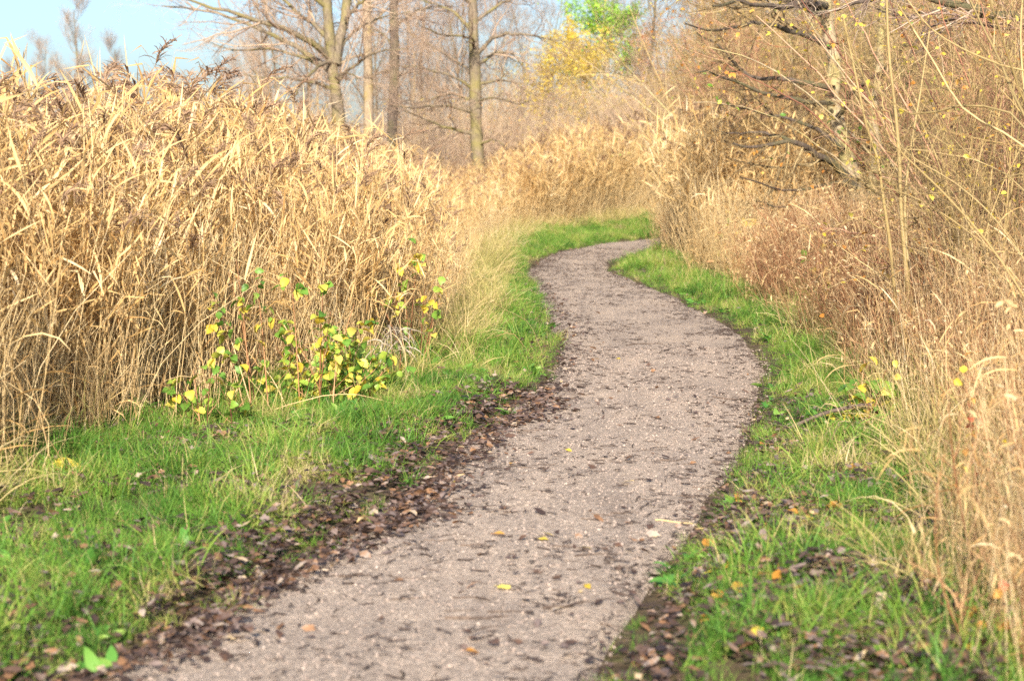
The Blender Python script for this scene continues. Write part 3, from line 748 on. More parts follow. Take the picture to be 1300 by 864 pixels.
def add_leaf_cloud(t, P, leaves, rng, name='leaves'):
    n, mat, L = leaves
    g = Geo(); i = rng.integers(0, len(P), n); k = rng.integers(1, P.shape[1], n)
    b = P[i, k]
    g.ribbons(*blades(b, rng.uniform(0, 6.28, n), rng.uniform(-0.9, 0.6, n), rng.uniform(0.6, 1.2, n) * L, rng.uniform(0, 1.2, n), rng.uniform(0.28, 0.4, n) * L, 5, 1.2, rng.normal(0, 0.8, n), OVATE(5)), 0, rng.random(n), 0.2)
    link(name, g.mesh(name, [mat]), t, kind='stuff')

rng = np.random.default_rng(55)
TM = [M['bark'], M['twig_purple']]
# -- alder standing at the bend
Y = 46.0
L_ = lambda pts, d=0.0, y=None: limb(pts, (y or Y), (y or Y) + d)
trk = limb([(612, 292), (609, 240), (606, 190), (604, 140), (603, 90), (601, 40), (600, -10), (598, -90), (597, -180), (600, -280)], Y, Y, 30)
al = [(L_([(604, 70), (633, 45), (667, 44), (724, 53)], -1.5), .055, .012), (L_([(606, 84), (626, 69), (650, 68), (668, 92)], 1.5), .045, .010),
      (L_([(607, 107), (650, 103), (673, 118), (690, 121)], -1), .04, .008), (L_([(602, 96), (582, 79), (548, 59), (520, 40)], 1.2), .045, .01),
      (L_([(602, 114), (575, 98), (531, 85), (505, 84)], -1), .04, .01), (L_([(603, 130), (572, 119), (531, 132), (512, 128)], 0.8), .045, .01),
      (L_([(603, 142), (565, 135), (525, 137), (495, 134)], -1.2), .05, .01), (L_([(604, 172), (575, 164), (541, 152), (512, 140)], -0.8), .05, .01),
      (L_([(603, 128), (630, 124), (655, 132), (676, 128)], -2.5), .035, .008), (L_([(601, 40), (570, 12), (540, 2), (505, -12)], 1), .05, .012),
      (L_([(601, 30), (630, 8), (660, -6), (700, -30)], 1.2), .05, .012), (L_([(600, 6), (560, -30), (520, -55)], -1.6), .05, .012), (L_([(599, -30), (640, -70), (690, -90)], -1), .05, .012),
      (L_([(605, 185), (628, 178), (648, 190)], -1), .03, .008), (L_([(598, -80), (560, -130), (530, -150)], 1), .04, .01), (L_([(603, 60), (596, 48), (560, 44), (530, 30)], -2), .04, .01)]
hand_tree('alder_tree', 'slender bare alder with mossy bark standing in reeds at the left of the path bend', None, [(trk, 0.175, 0.06)], al, TM, rng, (13, 9, 4), ((0.7, 1.7), (0.3, 0.8), (0.12, 0.35)))
# -- forked spreading tree further left
Y = 40.0
t1 = limb([(440, 310), (436, 220), (430, 150), (427, 118), (422, 92), (421, 71), (417, 30), (415, 0), (408, -90), (400, -200)], Y, Y, 26)
t2 = limb([(424, 82), (430, 52), (437, 30), (440, 0), (446, -100), (450, -200)], Y, Y + .6, 22)
bl = [(L_([(419, 74), (400, 56), (372, 41), (322, 24), (244, 2), (190, -14)], -2), .075, .012), (L_([(417, 50), (400, 32), (382, 20), (359, 0), (330, -30)], 1), .06, .012),
      (L_([(420, 92), (395, 72), (365, 54), (305, 27), (250, 12), (205, 8)], 1.5), .07, .012), (L_([(424, 114), (400, 106), (369, 100), (342, 99), (310, 94)], -1.5), .045, .01),
      (L_([(420, 90), (372, 68), (330, 62), (294, 63), (262, 52)], 2), .045, .01), (L_([(416, 10), (380, -20), (330, -40), (260, -50)], -1), .06, .012),
      (L_([(438, 25), (462, 0), (490, -20)], -1), .05, .012), (L_([(428, 66), (450, 40), (478, 25), (520, 15)], 1.5), .045, .01), (L_([(426, 108), (448, 84), (480, 66), (514, 62)], -1.4), .04, .01),
      (L_([(421, 78), (404, 84), (380, 110), (372, 128)], -2), .045, .01), (L_([(424, 100), (440, 92), (458, 100)], -2), .03, .01)]
hand_tree('spreading_tree', 'forked bare tree spreading long limbs leftward over the reeds', None, [(t1, 0.16, 0.07), (t2, 0.11, 0.05)], bl, TM, rng, (11, 8, 4), ((0.8, 1.9), (0.35, 0.9), (0.15, 0.4)))
# -- two straight trunks
Y = 52.0
tc_ = limb([(470, 284), (469, 200), (468, 140), (467, 60), (465, 0), (462, -120), (460, -220)], Y, Y, 24)
cl = [(L_([(467, 68), (440, 76), (408, 96), (395, 104)], -1), .04, .01), (L_([(466, 40), (490, 12), (520, -10)], 1), .04, .01), (L_([(466, 10), (430, -20), (400, -40)], 1), .04, .01),
      (L_([(464, -20), (500, -60), (540, -80)], -1), .04, .01), (L_([(468, 100), (490, 90), (512, 96)], -1), .03, .01)]
hand_tree('pale_tree', 'straight pale-barked trunk, lightest of the three left stems', None, [(tc_, 0.17, 0.08)], cl, [M['bark_pale'], M['twig_purple']], rng, (8, 6, 4))
Y = 49.0
td_ = limb([(496, 286), (497, 220), (498, 162), (501, 78), (500, 0), (502, -120), (500, -220)], Y, Y, 24)
dl = [(L_([(502, 34), (520, 20), (542, 10), (575, 8)], -1), .05, .01), (L_([(501, 60), (480, 40), (455, 34)], 1), .04, .01), (L_([(500, 5), (540, -20), (580, -35)], 1), .045, .01),
      (L_([(500, 100), (520, 92), (545, 98)], -1), .03, .01), (L_([(500, -20), (460, -60), (420, -80)], 1), .045, .01), (L_([(499, 140), (515, 128), (530, 130)], -1), .025, .008)]
hand_tree('dark_tree', 'straight dark-barked trunk between the pale trunk and the alder', None, [(td_, 0.155, 0.08)], dl, [M['bark_dark'], M['twig_purple']], rng, (8, 6, 4))

# ------------------------------------------------------------------ bare trees of the wood behind
def bare_tree(name, label, rng, h=9.0, r=0.13, nl=16, mats=None, spread=1.0, tw=(8, 6, 3), leaves=None, rmin=0.0035, cat='tree', group=None, upl=0.10):
    t = empty(name, label, cat, (0, 0, 0), group)
    K = 14
    P = catmull([(0, 0, -0.1), (rng.normal(0, .12), rng.normal(0, .12), h * .3), (rng.normal(0, .25), rng.normal(0, .25), h * .65), (rng.normal(0, .5), rng.normal(0, .5), h)], K)
    rr = radii(r, r * 0.18, K); g = Geo(); g.tubes(P[None], rr, 7, 0, [0.5]); link('trunk', g.mesh('trunk', [mats[0]]), t)
    P1, R1 = grow(P[None], rr, nl, (h * .22 * spread, h * .42 * spread), (0.5, 1.05), 0.5, rng, 8, upl, 0.10, (0.16, 0.98), rmin=rmin * 2, shrink=0.55)
    for i in range(nl):
        g = Geo(); g.tubes(P1[i:i+1], R1[i:i+1], 5, 0, [0.5]); link('branch', g.mesh('branch', [mats[0]]), t)
    P2, R2 = grow(P1, R1, tw[0], (h * .08 * spread, h * .19 * spread), (0.4, 1.0), 0.55, rng, 6, upl, 0.14, (0.15, 1.0), rmin=rmin * 1.3)
    P3, R3 = grow(P2, R2, tw[1], (h * .03, h * .085), (0.4, 1.0), 0.6, rng, 4, upl, 0.14, (0.1, 1.0), rmin=rmin)
    g = Geo(); g.tubes(P2, R2, 3, 0); g.tubes(P3, R3, 3, 0)
    if tw[2]:
        P4, R4 = grow(P3, R3, tw[2], (h * .015, h * .045), (0.4, 1.0), 0.7, rng, 2, upl, 0.1, (0.1, 1.0), rmin=rmin * .8); g.tubes(P4, R4, 3, 0)
    link('twigs', g.mesh('twigs', [mats[1]]), t, kind='stuff')
    for lv in (leaves or []):
        add_leaf_cloud(t, P3, lv, rng)
    return t
rng = np.random.default_rng(66)
TP = [M['bark'], M['twig_purple']]
wood = [bare_tree('bare_tree', 'x', rng, 9.5, 0.065, 18, TP, 0.9, (7, 6, 2), None, group='bare trees of the wood behind the reeds'),
        bare_tree('bare_tree', 'x', rng, 8.0, 0.05, 18, [M['bark_pale'], M['twig']], 1.0, (7, 6, 2), None, group='bare trees of the wood behind the reeds'),
        bare_tree('bare_tree', 'x', rng, 10.0, 0.075, 18, [M['bark_dark'], M['twig_purple']], 0.8, (7, 6, 2), None, group='bare trees of the wood behind the reeds')]
lab = ['bare purple-twigged tree', 'bare pale-stemmed tree', 'bare dark-stemmed tree']
def wood_label(i):
    px, yy = wood_spots[i]; k = i % 3
    lo, hi, where = (0, 600, 'left of the alder') if px < 600 else (600, 900, 'right of the alder') if px < 900 else (900, 2000, 'behind the right thicket')
    same = sorted(q for j, q in enumerate(wood_spots) if j % 3 == k and lo <= q[0] < hi)
    n = same.index((px, yy))
    return lab[k] + ', ' + ('leftmost' if n == 0 else NUM[n] + ' from the left') + ' of its kind ' + where
NUM = ['first', 'second', 'third', 'fourth', 'fifth', 'sixth', 'seventh', 'eighth', 'ninth', 'tenth', 'eleventh', 'twelfth']
wood_spots = [(352, 74), (392, 80), (440, 70), (476, 80), (520, 68), (548, 76), (590, 84), (630, 72), (655, 90), (690, 82), (760, 100), (800, 92), (838, 78), (870, 86), (905, 66), (940, 72), (985, 62), (1030, 60), (1080, 56), (1130, 52), (1180, 50), (1230, 48), (1285, 46), (380, 90), (425, 98), (500, 100), (565, 104), (1010, 80), (1100, 74), (1200, 70), (960, 92), (410, 72), (530, 74), (585, 78), (640, 76), (535, 90), (470, 88), (610, 92), (815, 70), (340, 80), (320, 90), (660, 110), (560, 112)]
for i, (px, yy) in enumerate(wood_spots):
    k = i % 3; p = at(px, 205, yy)
    loc = (p[0], yy, -0.05)
    if i < 3:
        o = wood[k]; o.location = [float(v) for v in loc]; o['label'] = wood_label(i)
    else:
        o = copy_tree(wood[k], loc, rng.uniform(0, 6.28), rng.uniform(0.85, 1.2), wood_label(i))
# hazy trees against the open sky, upper left
far_t = bare_tree('distant_tree', 'tall bare distant tree standing alone against the pale sky', rng, 15.0, 0.2, 18, TP, 0.75, (9, 7, 2), None, 0.008, upl=0.16, group='distant bare trees on the skyline')
far_t.location = [float(v) for v in (at(97, 205, 170)[0], 170, 0)]
for (px, yy, s, l) in [(63, 175, 0.78, 'smaller bare tree left of the tall distant skyline tree'), (150, 190, 0.85, 'faint bare tree right of the tall distant skyline tree'), (20, 210, 0.75, 'low bare tree at the far left skyline'),
                      (-25, 200, 0.8, 'bare skyline tree at the edge of the view'), (232, 230, 0.75, 'low bare tree under the spreading limbs'), (292, 240, 0.9, 'faint bare tree behind the leftward limbs'), (330, 200, 0.9, 'bare tree beside the forked trunk on the skyline')]:
    copy_tree(far_t, (at(px, 205, yy)[0], yy, 0), rng.uniform(0, 6.28), s, l)

# ------------------------------------------------------------------ shrubs
def shrub(name, label, rng, h=3.5, ns=16, mats=None, lean=0.35, tw=(7, 6, 3), leaves=None, rad=0.016, rmin=0.0022, cat='shrub', group=None, sepstem=True, spread=0.35, up=0.03, wl=(0.22, 0.5)):
    t = empty(name, label, cat, (0, 0, 0), group)
    b = np.stack([rng.normal(0, spread * .5, ns), rng.normal(0, spread * .5, ns), np.full(ns, -0.05)], -1)
    hh = rng.uniform(0.65, 1.05, ns) * h
    a = rng.uniform(0, 6.28, ns); q = np.abs(rng.normal(0, lean, ns))
    tip = b + np.stack([np.cos(a) * q * hh, np.sin(a) * q * hh, hh * np.cos(q * .6)], -1)
    P = stems(b, tip, 10, 0.18, rng); Rr = radii(rad, rad * 0.25, 10, ns) * rng.uniform(0.6, 1.25, (ns, 1))
    if sepstem:
        for i in range(ns):
            g = Geo(); g.tubes(P[i:i+1], Rr[i:i+1], 5, 0, [rng.random()]); link('stem', g.mesh('stem', [mats[0]]), t)
    else:
        g = Geo(); g.tubes(P, Rr, 4, 0); link('stems', g.mesh('stems', [mats[0]]), t, kind='stuff')
    P1, R1 = grow(P, Rr, tw[0], (h * wl[0] * .9, h * wl[1] * .9), (0.35, 1.0), 0.55, rng, 6, up, 0.15, (0.15, 1.0), rmin=rmin * 1.4)
    P2, R2 = grow(P1, R1, tw[1], (h * .07, h * .2), (0.35, 1.0), 0.6, rng, 4, up, 0.15, (0.1, 1.0), rmin=rmin)
    g = Geo(); g.tubes(P1, R1, 3, 0); g.tubes(P2, R2, 3, 0)
    if tw[2]:
        P3, R3 = grow(P2, R2, tw[2], (h * .025, h * .08), (0.35, 1.0), 0.7, rng, 2, up, 0.12, (0.2, 1.0), rmin=rmin * .8); g.tubes(P3, R3, 3, 0)
    link('twigs', g.mesh('twigs', [mats[1]]), t, kind='stuff')
    for lv in (leaves or []): add_leaf_cloud(t, P2, lv, rng)
    return t
rng = np.random.default_rng(77)
G_TH = 'bare shrubs of the thicket right of the path'
thk = [shrub('thicket_shrub', 'x', rng, 4.6, 17, [M['shoot'], M['twig_olive']], 0.40, (9, 8, 2), [(220, M['leaf_yellow'], 0.06), (110, M['leaf_orange'], 0.06)], 0.024, 0.0026, group=G_TH),
       shrub('thicket_shrub', 'x', rng, 4.0, 18, [M['twig_red'], M['twig_red']], 0.42, (9, 8, 2), [(140, M['leaf_orange'], 0.06), (50, M['leaf_red'], 0.05)], 0.018, 0.0026, group=G_TH),
       shrub('thicket_shrub', 'x', rng, 5.0, 16, [M['bark_mossy'], M['twig_olive']], 0.38, (9, 8, 2), [(160, M['leaf_green'], 0.06), (220, M['leaf_yellow'], 0.06)], 0.028, 0.0026, group=G_TH)]
tl = ['olive-twigged shrub', 'red-twigged shrub', 'grey mossy-stemmed shrub']
spots = [(1250, 13), (1340, 15), (1265, 18), (1300, 19), (1350, 20), (1215, 24), (1245, 22), (1290, 25), (1120, 29), (1165, 30), (1230, 29), (1320, 30), (1010, 31), (1070, 31), (1110, 33), (1250, 36), (960, 36), (1030, 36), (1100, 38), (1200, 40), (1300, 42), (930, 41), (990, 43), (1060, 44), (925, 52), (1140, 47), (945, 50), (1380, 24), (1400, 17), (1020, 52), (1090, 55), (1180, 54), (1250, 52), (975, 58), (1000, 64), (1050, 60), (1120, 62), (1200, 60), (920, 62), (1270, 58), (890, 68), (950, 70)]
def ordinal(n):
    return ['', 'second ', 'third ', 'fourth ', 'fifth ', 'sixth ', 'seventh ', 'eighth ', 'ninth ', 'tenth ', 'eleventh ', 'twelfth ', 'thirteenth ', 'fourteenth ', 'fifteenth ', 'sixteenth ', 'seventeenth ', 'eighteenth ', 'nineteenth ', 'twentieth '][n]
def rank(i, same):
    return sorted(same, key=lambda j: j[0]).index(i)
def row_of(yy):
    return 'the front row of the right thicket' if yy < 21 else 'the row beside the leaning tree' if yy < 32 else 'the row behind the leaning tree' if yy < 44 else 'the farthest row of the right thicket'
def thicket_label(i):
    px, yy = spots[i]; k = i % 3
    same = [spots[j] for j in range(len(spots)) if j % 3 == k and row_of(spots[j][1]) == row_of(yy)]
    n = rank((px, yy), same)
    return tl[k] + ', ' + ('' if n == 0 else ordinal(n)) + ('nearest the path' if n == 0 else 'from the path') + ' in ' + row_of(yy)
for i, (px, yy) in enumerate(spots):
    k = i % 3; loc = (at(px, 205, yy)[0], yy, 0.0)
    s = rng.uniform(0.75, 1.05) * (0.72 if yy < 20 else 1.0 if yy < 35 else 1.4)
    if i < 3:
        o = thk[k]; o.location = [float(v) for v in loc]; o['label'] = thicket_label(i); o.scale = (s, s, s)
    else:
        copy_tree(thk[k], loc, rng.uniform(0, 6.28), s, thicket_label(i))
# red-stemmed bushes beyond the bend
G_R = 'red stemmed bushes behind the far reeds'
rb = shrub('dogwood_bush', 'purple-red bush of thin bare stems behind the far reed bed', rng, 3.6, 26, [M['twig_crimson'], M['twig_crimson']], 0.22, (6, 5, 2), None, 0.012, 0.003, group=G_R, sepstem=False, spread=1.4, up=0.12)
red_spots = [(800, 62, 1.0), (850, 60, 1.05), (760, 66, 0.95), (830, 70, 1.25), (780, 74, 1.2), (720, 70, 0.9), (880, 56, 1.0), (690, 76, 0.95), (650, 72, 0.85), (560, 66, 0.8), (520, 70, 0.85), (740, 64, .8), (620, 62, .7), (700, 64, .75), (460, 66, .8), (380, 62, .75), (420, 58, .7), (500, 60, .8), (540, 58, .8), (590, 60, .75), (640, 58, .7), (340, 60, .7), (670, 80, 1.1), (600, 78, 1.1), (480, 76, 1.0), (860, 72, 1.3), (910, 66, 1.2)]
def red_label(q):
    n = sorted(red_spots).index(q)
    a = ordinal(n).strip() if n < 20 else ['twenty-first', 'twenty-second', 'twenty-third', 'twenty-fourth', 'twenty-fifth', 'twenty-sixth', 'twenty-seventh', 'twenty-eighth', 'twenty-ninth', 'thirtieth'][n - 20]
    return 'purple-red bush of thin bare stems, ' + ('leftmost' if n == 0 else a + ' from the left') + ' behind the far reeds'
for i, (px, yy, s) in enumerate(red_spots):
    loc = (at(px, 205, yy)[0], yy, 0)
    if i == 0: rb.location = [float(v) for v in loc]; rb['label'] = red_label((px, yy, s))
    else: copy_tree(rb, loc, rng.uniform(0, 6.28), s, red_label((px, yy, s)))
brush = shrub('brush_bush', 'x', rng, 4.2, 24, [M['twig_tan'], M['twig_tan']], 0.25, (6, 6, 2), [(160, M['leaf_orange'], 0.08), (120, M['leaf_yellow'], 0.08)], 0.012, 0.003, group='pale tan bushes in front of the wood', sepstem=False, spread=1.6, up=0.12)
brush_spots = sorted([(350, 56, .75), (400, 60, .8), (450, 62, .85), (515, 66, .9), (545, 60, .8), (575, 72, 1.0), (635, 68, .95), (665, 64, .9), (710, 72, 1.0), (735, 66, .9), (790, 70, 1.15), (840, 66, 1.2), (870, 62, 1.1), (300, 64, .8), (690, 86, 1.2), (770, 90, 1.2), (620, 84, 1.1), (815, 84, 1.35)])
for i, (px, yy, s) in enumerate(brush_spots):
    l = 'pale tan twiggy bush with sparse yellow leaves, ' + ('leftmost' if i == 0 else ordinal(i) + 'from the left') + ' before the wood'
    loc = (at(px, 205, yy)[0], yy, 0)
    if i == 0: brush.location = [float(v) for v in loc]; brush['label'] = l; brush.scale = (s, s, s)
    else: copy_tree(brush, loc, rng.uniform(0, 6.28), s, l)
# yellow and green autumn trees
def leafy(name, label, rng, loc, h, w, n, mats, L=0.12, low=0.15, group=None, cat='tree', bark=None):
    t = empty(name, label, cat, loc, group); K = 12
    P = catmull([(0, 0, -0.1), (rng.normal(0, .1), 0, h * .4), (rng.normal(0, .2), 0, h)], K); rr = radii(0.018 * h, 0.01, K)
    g = Geo(); g.tubes(P[None], rr, 7, 0, [.5]); link('trunk', g.mesh('trunk', [bark or M['bark']]), t)
    P1, R1 = grow(P[None], rr, 22, (w * .5, w * .95), (0.5, 1.1), 0.5, rng, 7, 0.12, 0.12, (low, 0.98), rmin=0.008)
    P2, R2 = grow(P1, R1, 9, (w * .15, w * .4), (0.4, 1.0), 0.6, rng, 4, 0.06, 0.15, (0.2, 1.0), rmin=0.004)
    g = Geo(); g.tubes(P1, R1, 4, 0); g.tubes(P2, R2, 3, 0); link('branches', g.mesh('branches', [M['twig']]), t, kind='stuff')
    clump = rng.random(len(P2)) < 0.9
    g = Geo()
    zmid = np.quantile(P2[:, -1, 2], 0.5)
    for mi in range(len(mats)):
        sel = np.where(clump & ((P2[:, -1, 2] > zmid) == (mi == 0)))[0] if len(mats) > 1 else np.where(clump)[0]
        m = n // len(mats)
        i = rng.choice(sel, m); k = rng.integers(1, 5, m)
        b = P2[i, k] + rng.normal(0, 0.12, (m, 3))
        g.ribbons(*blades(b, rng.uniform(0, 6.28, m), rng.uniform(-0.9, 0.7, m), rng.uniform(0.6, 1.2, m) * L, rng.uniform(0, 1.2, m), rng.uniform(0.3, 0.42, m) * L, 4, 1.2, rng.normal(0, 0.8, m), OVATE(4)), mi, rng.random(m), 0.2, False)
    link('foliage', g.mesh('foliage', mats), t, kind='stuff')
    return t
G_Y = 'autumn trees beyond the far reeds'
p = at(770, 205, 80); leafy('autumn_tree', 'lime green leaved treetop beyond the far reeds', rng, (p[0], 80, 0), 7.5, 3.2, 7000, [M['leaf_lime']], 0.12, 0.60)
p = at(736, 205, 78); leafy('autumn_tree', 'bright yellow leaved tree just left of and below the lime green treetop', rng, (p[0], 78, 0), 5.9, 3.2, 6000, [M['leaf_yellow']], 0.11, 0.45)
p = at(690, 205, 86); leafy('autumn_tree', 'dull yellow low tree left of the bright yellow one', rng, (p[0], 74, 0), 5.2, 3.0, 3000, [M['leaf_yellow']], 0.12, 0.35)
p = at(815, 205, 88); leafy('autumn_tree', 'orange leaved thin tree right of the lime green treetop', rng, (p[0], 88, 0), 7.4, 2.4, 2200, [M['leaf_orange']], 0.12, 0.4)
p = at(650, 205, 95); leafy('autumn_tree', 'faint yellow thin tree behind the alder branches', rng, (p[0], 95, 0), 6.0, 3.0, 1500, [M['leaf_yellow']], 0.11, 0.3)

# -- leaning tree in the right thicket
rng = np.random.default_rng(88)
Y = 26.0
tf = limb([(1112, 372), (1103, 300), (1093, 258), (1083, 230), (1073, 192), (1063, 152), (1056, 120), (1060, 82), (1050, 30), (1045, -60), (1035, -160)], Y, Y + .5, 28)
tf2 = limb([(1103, 290), (1108, 230), (1113, 190), (1108, 150), (1116, 90), (1120, 20), (1125, -80)], Y, Y + 1, 22)
fl = [(L_([(1086, 236), (1062, 210), (1042, 198), (1022, 188), (1000, 180), (962, 186), (930, 182)], -1.5), .062, .014), (L_([(1024, 190), (1008, 180), (985, 172), (955, 168), (915, 170)], .8), .035, .008),
      (L_([(1058, 132), (1022, 128), (972, 118), (921, 98), (885, 92)], -1.5), .04, .009), (L_([(1058, 112), (1043, 110), (1002, 101), (951, 96), (915, 60), (880, 39)], 1), .045, .009),
      (L_([(1054, 60), (1010, 40), (960, 30), (910, 40), (870, 30)], -2), .045, .009), (L_([(1050, 20), (1000, 0), (945, -4), (890, -20)], -1.5), .055, .01), (L_([(1048, 8), (1026, 4), (985, 8), (945, 2), (905, 8)], -3), .06, .012),
      (L_([(1062, 150), (1090, 110), (1130, 90), (1180, 80)], -2), .04, .01), (L_([(1072, 190), (1040, 165), (1000, 150), (955, 140), (910, 132)], 1.5), .035, .009), (L_([(1100, 260), (1060, 250), (1010, 262), (960, 255)], -2), .03, .008),
      (L_([(1115, 100), (1150, 60), (1200, 40), (1260, 44)], -2), .04, .01), (L_([(1083, 228), (1050, 235), (1000, 240), (940, 225)], -2.5), .028, .008), (L_([(1046, -30), (980, -40), (900, -30), (840, 0)], -2), .05, .01)]
hand_tree('leaning_tree', 'mossy leaning tree in the right thicket with one low bent limb toward the path', None, [(tf, 0.135, 0.06), (tf2, 0.075, 0.04)], fl, [M['bark_mossy'], M['twig_olive']], rng, (9, 7, 3), ((0.5, 1.3), (0.25, 0.65), (0.1, 0.3)),
          up=0.0, leaves=(240, M['leaf_orange'], 0.06), limb_mat=M['bark_dark'], twigmat=M['twig_dark'], rmin=0.0022)
# overhanging boughs: an oak-like tree rooted out to the right
Y = 15.0
to = limb([(1480, 460), (1470, 250), (1440, 100), (1420, 0), (1400, -150)], Y, Y, 22)
ol = [(L_([(1425, 60), (1340, 36), (1300, 27), (1259, 15), (1232, 9), (1181, -2), (1120, -14)], -.5), .05, .022), (L_([(1259, 15), (1225, 22), (1190, 14), (1150, 20), (1110, 10)], .8), .02, .006),
      (L_([(1420, 10), (1300, -40), (1180, -30), (1050, -26), (960, -12)], 1.0), .045, .01), (L_([(1180, -30), (1100, 0), (1050, 14), (1000, 6)], 1), .02, .006)]
hand_tree('overhanging_tree', 'tree out to the right whose dark bough crosses the top corner', None, [(to, 0.15, 0.1)], ol, [M['bark_dark'], M['twig']], rng, (10, 7, 3), ((0.3, 0.8), (0.15, 0.4), (0.06, 0.18)), up=-0.03, leaves=(130, M['leaf_yellow'], 0.05), rmin=0.0013)
# pole stems
Y = 12.6
s1 = limb([(1158, 440), (1151, 349), (1146, 295), (1143, 245), (1142, 206), (1137, 143), (1128, 60), (1125, -40)], Y, Y, 22)
s1b = limb([(1161, 440), (1153, 352), (1150, 293), (1149, 252), (1156, 190), (1168, 120), (1180, 40)], Y + .2, Y + .5, 22)
s2 = limb([(1142, 432), (1133, 341), (1128, 295), (1121, 250), (1114, 201), (1101, 163), (1085, 90), (1070, 20)], Y - .1, Y - .4, 22)
pl_ = [(L_([(1143, 246), (1130, 232), (1112, 220), (1085, 196)], -.5), .008, .003), (L_([(1142, 206), (1160, 180), (1190, 160)], .5), .008, .003), (L_([(1140, 170), (1120, 130), (1112, 90)], .5), .008, .003), (L_([(1121, 250), (1095, 232), (1070, 226)], -.5), .007, .003),
       (L_([(1150, 293), (1170, 270), (1195, 262)], -.5), .006, .002), (L_([(1128, 295), (1100, 278), (1060, 282)], -.3), .006, .002)]
hand_tree('pole_sapling', 'sapling of three thin olive poles rising straight from the right thicket', None, [(s1, 0.017, 0.008), (s1b, 0.014, 0.006), (s2, 0.013, 0.006)], pl_, [M['shoot'], M['twig_olive']], rng, (6, 4, 0), ((0.3, 0.7), (0.15, 0.4), (0, 0)), leaves=(14, M['leaf_yellow'], 0.055), rmin=0.0014, trunk_name='stem', cat='sapling')
# arching hazel shoots, near right
Y = 10.0
base_px = (1400, 640)
shoots = [([(1148, -6), (1175, 30), (1202, 51), (1236, 69), (1266, 81), (1330, 112), (1390, 260), base_px], .009), ([(1222, -20), (1249, 37), (1270, 78), (1283, 112), (1300, 146), (1340, 240), (1385, 420), base_px], .012),
          ([(1140, 6), (1151, 24), (1185, 78), (1215, 129), (1242, 152), (1270, 166), (1300, 186), (1350, 260), base_px], .010), ([(1070, 60), (1104, 105), (1131, 129), (1161, 146), (1198, 140), (1235, 134), (1300, 160), (1380, 330), base_px], .009),
          ([(1160, 246), (1222, 243), (1259, 237), (1300, 222), (1350, 290), base_px], .006), ([(1070, 30), (1090, 82), (1117, 149), (1141, 190), (1198, 245), (1270, 330), (1350, 470), base_px], .007),
          ([(1120, 150), (1154, 196), (1219, 237), (1280, 300), (1360, 440), base_px], .006), ([(1250, -20), (1276, 60), (1300, 130), (1345, 250), base_px], .010), ([(1180, 170), (1230, 200), (1290, 232), (1350, 330), base_px], .007),
          ([(1100, 235), (1150, 246), (1210, 280), (1280, 340), (1350, 450), base_px], .006), ([(1160, 300), (1220, 320), (1290, 372), (1360, 480), base_px], .006), ([(1300, -30), (1296, 60), (1310, 180), (1350, 330), base_px], .011)]
trs = []
for i, (pp, r) in enumerate(shoots):
    d0 = rng.uniform(-1.2, 1.4)
    P = limb(pp[::-1], Y, Y + d0, 24)
    trs.append((P, r * 1.2, r * .45))
hl = [(P[8:22], r0 * .8, r1) for (P, r0, r1) in trs]
b0 = trs[0][0][0]
hz = empty('hazel_shrub', 'near hazel shrub arching long yellow-brown shoots in from the right', 'shrub', (b0[0], b0[1], 0.0))
org = np.array([b0[0], b0[1], 0.0])
LP, LR = [], []
for (P, r0, r1) in trs:
    P = P - org; P = np.concatenate([[[P[0, 0], P[0, 1], -0.05]], P])
    g = Geo(); rr = radii(r0, r1, len(P)); g.tubes(P[None], rr, 6, 0, [rng.random()]); link('shoot', g.mesh('shoot', [M['shoot']]), hz)
    LP.append(P); LR.append(rr[0])
P1, R1 = grow(np.array(LP), np.array(LR), 9, (0.25, 0.7), (0.4, 0.9), 0.5, rng, 6, 0.04, 0.10, (0.35, 1.0), rmin=0.0016)
P2, R2 = grow(P1, R1, 4, (0.1, 0.3), (0.4, 0.9), 0.6, rng, 4, 0.02, 0.12, (0.2, 1.0), rmin=0.0011)
g = Geo(); g.tubes(P1, R1, 4, 0); g.tubes(P2, R2, 3, 0); link('twigs', g.mesh('twigs', [M['twig_olive']]), hz, kind='stuff')
add_leaf_cloud(hz, P1, (16, M['leaf_yellow'], 0.05), rng); 

def arching(name, label, base, Y, arcs, mat, twmat, rng, leaves, n1=13, n2=6):
    p = at(base[0], base[1], Y); org = np.array([p[0], p[1], 0.0])
    t = empty(name, label, 'shrub', org); LP, LR = [], []
    for (pp, r) in arcs:
        P = limb([base] + pp[::-1], Y, Y + rng.uniform(-1.2, 1.2), 24) - org
        P = np.concatenate([[[P[0, 0], P[0, 1], -0.05]], P])
        g = Geo(); rr = radii(r, r * .35, len(P)); P = knotty(P, .008, rng); g.tubes(P[None], rr, 6, 0, [rng.random()]); link('shoot', g.mesh('shoot', [mat]), t)
        LP.append(P); LR.append(rr[0])
    P1, R1 = grow(np.array(LP), np.array(LR), n1, (0.25, 0.8), (0.35, 0.9), 0.55, rng, 6, 0.03, 0.12, (0.3, 1.0), rmin=0.002)
    P2, R2 = grow(P1, R1, n2, (0.1, 0.35), (0.4, 0.9), 0.6, rng, 4, 0.02, 0.12, (0.2, 1.0), rmin=0.0014)
    g = Geo(); g.tubes(P1, R1, 4, 0); g.tubes(P2, R2, 3, 0); link('twigs', g.mesh('twigs', [twmat]), t, kind='stuff')
    for lv in leaves: add_leaf_cloud(t, P1, lv, rng)
    return t
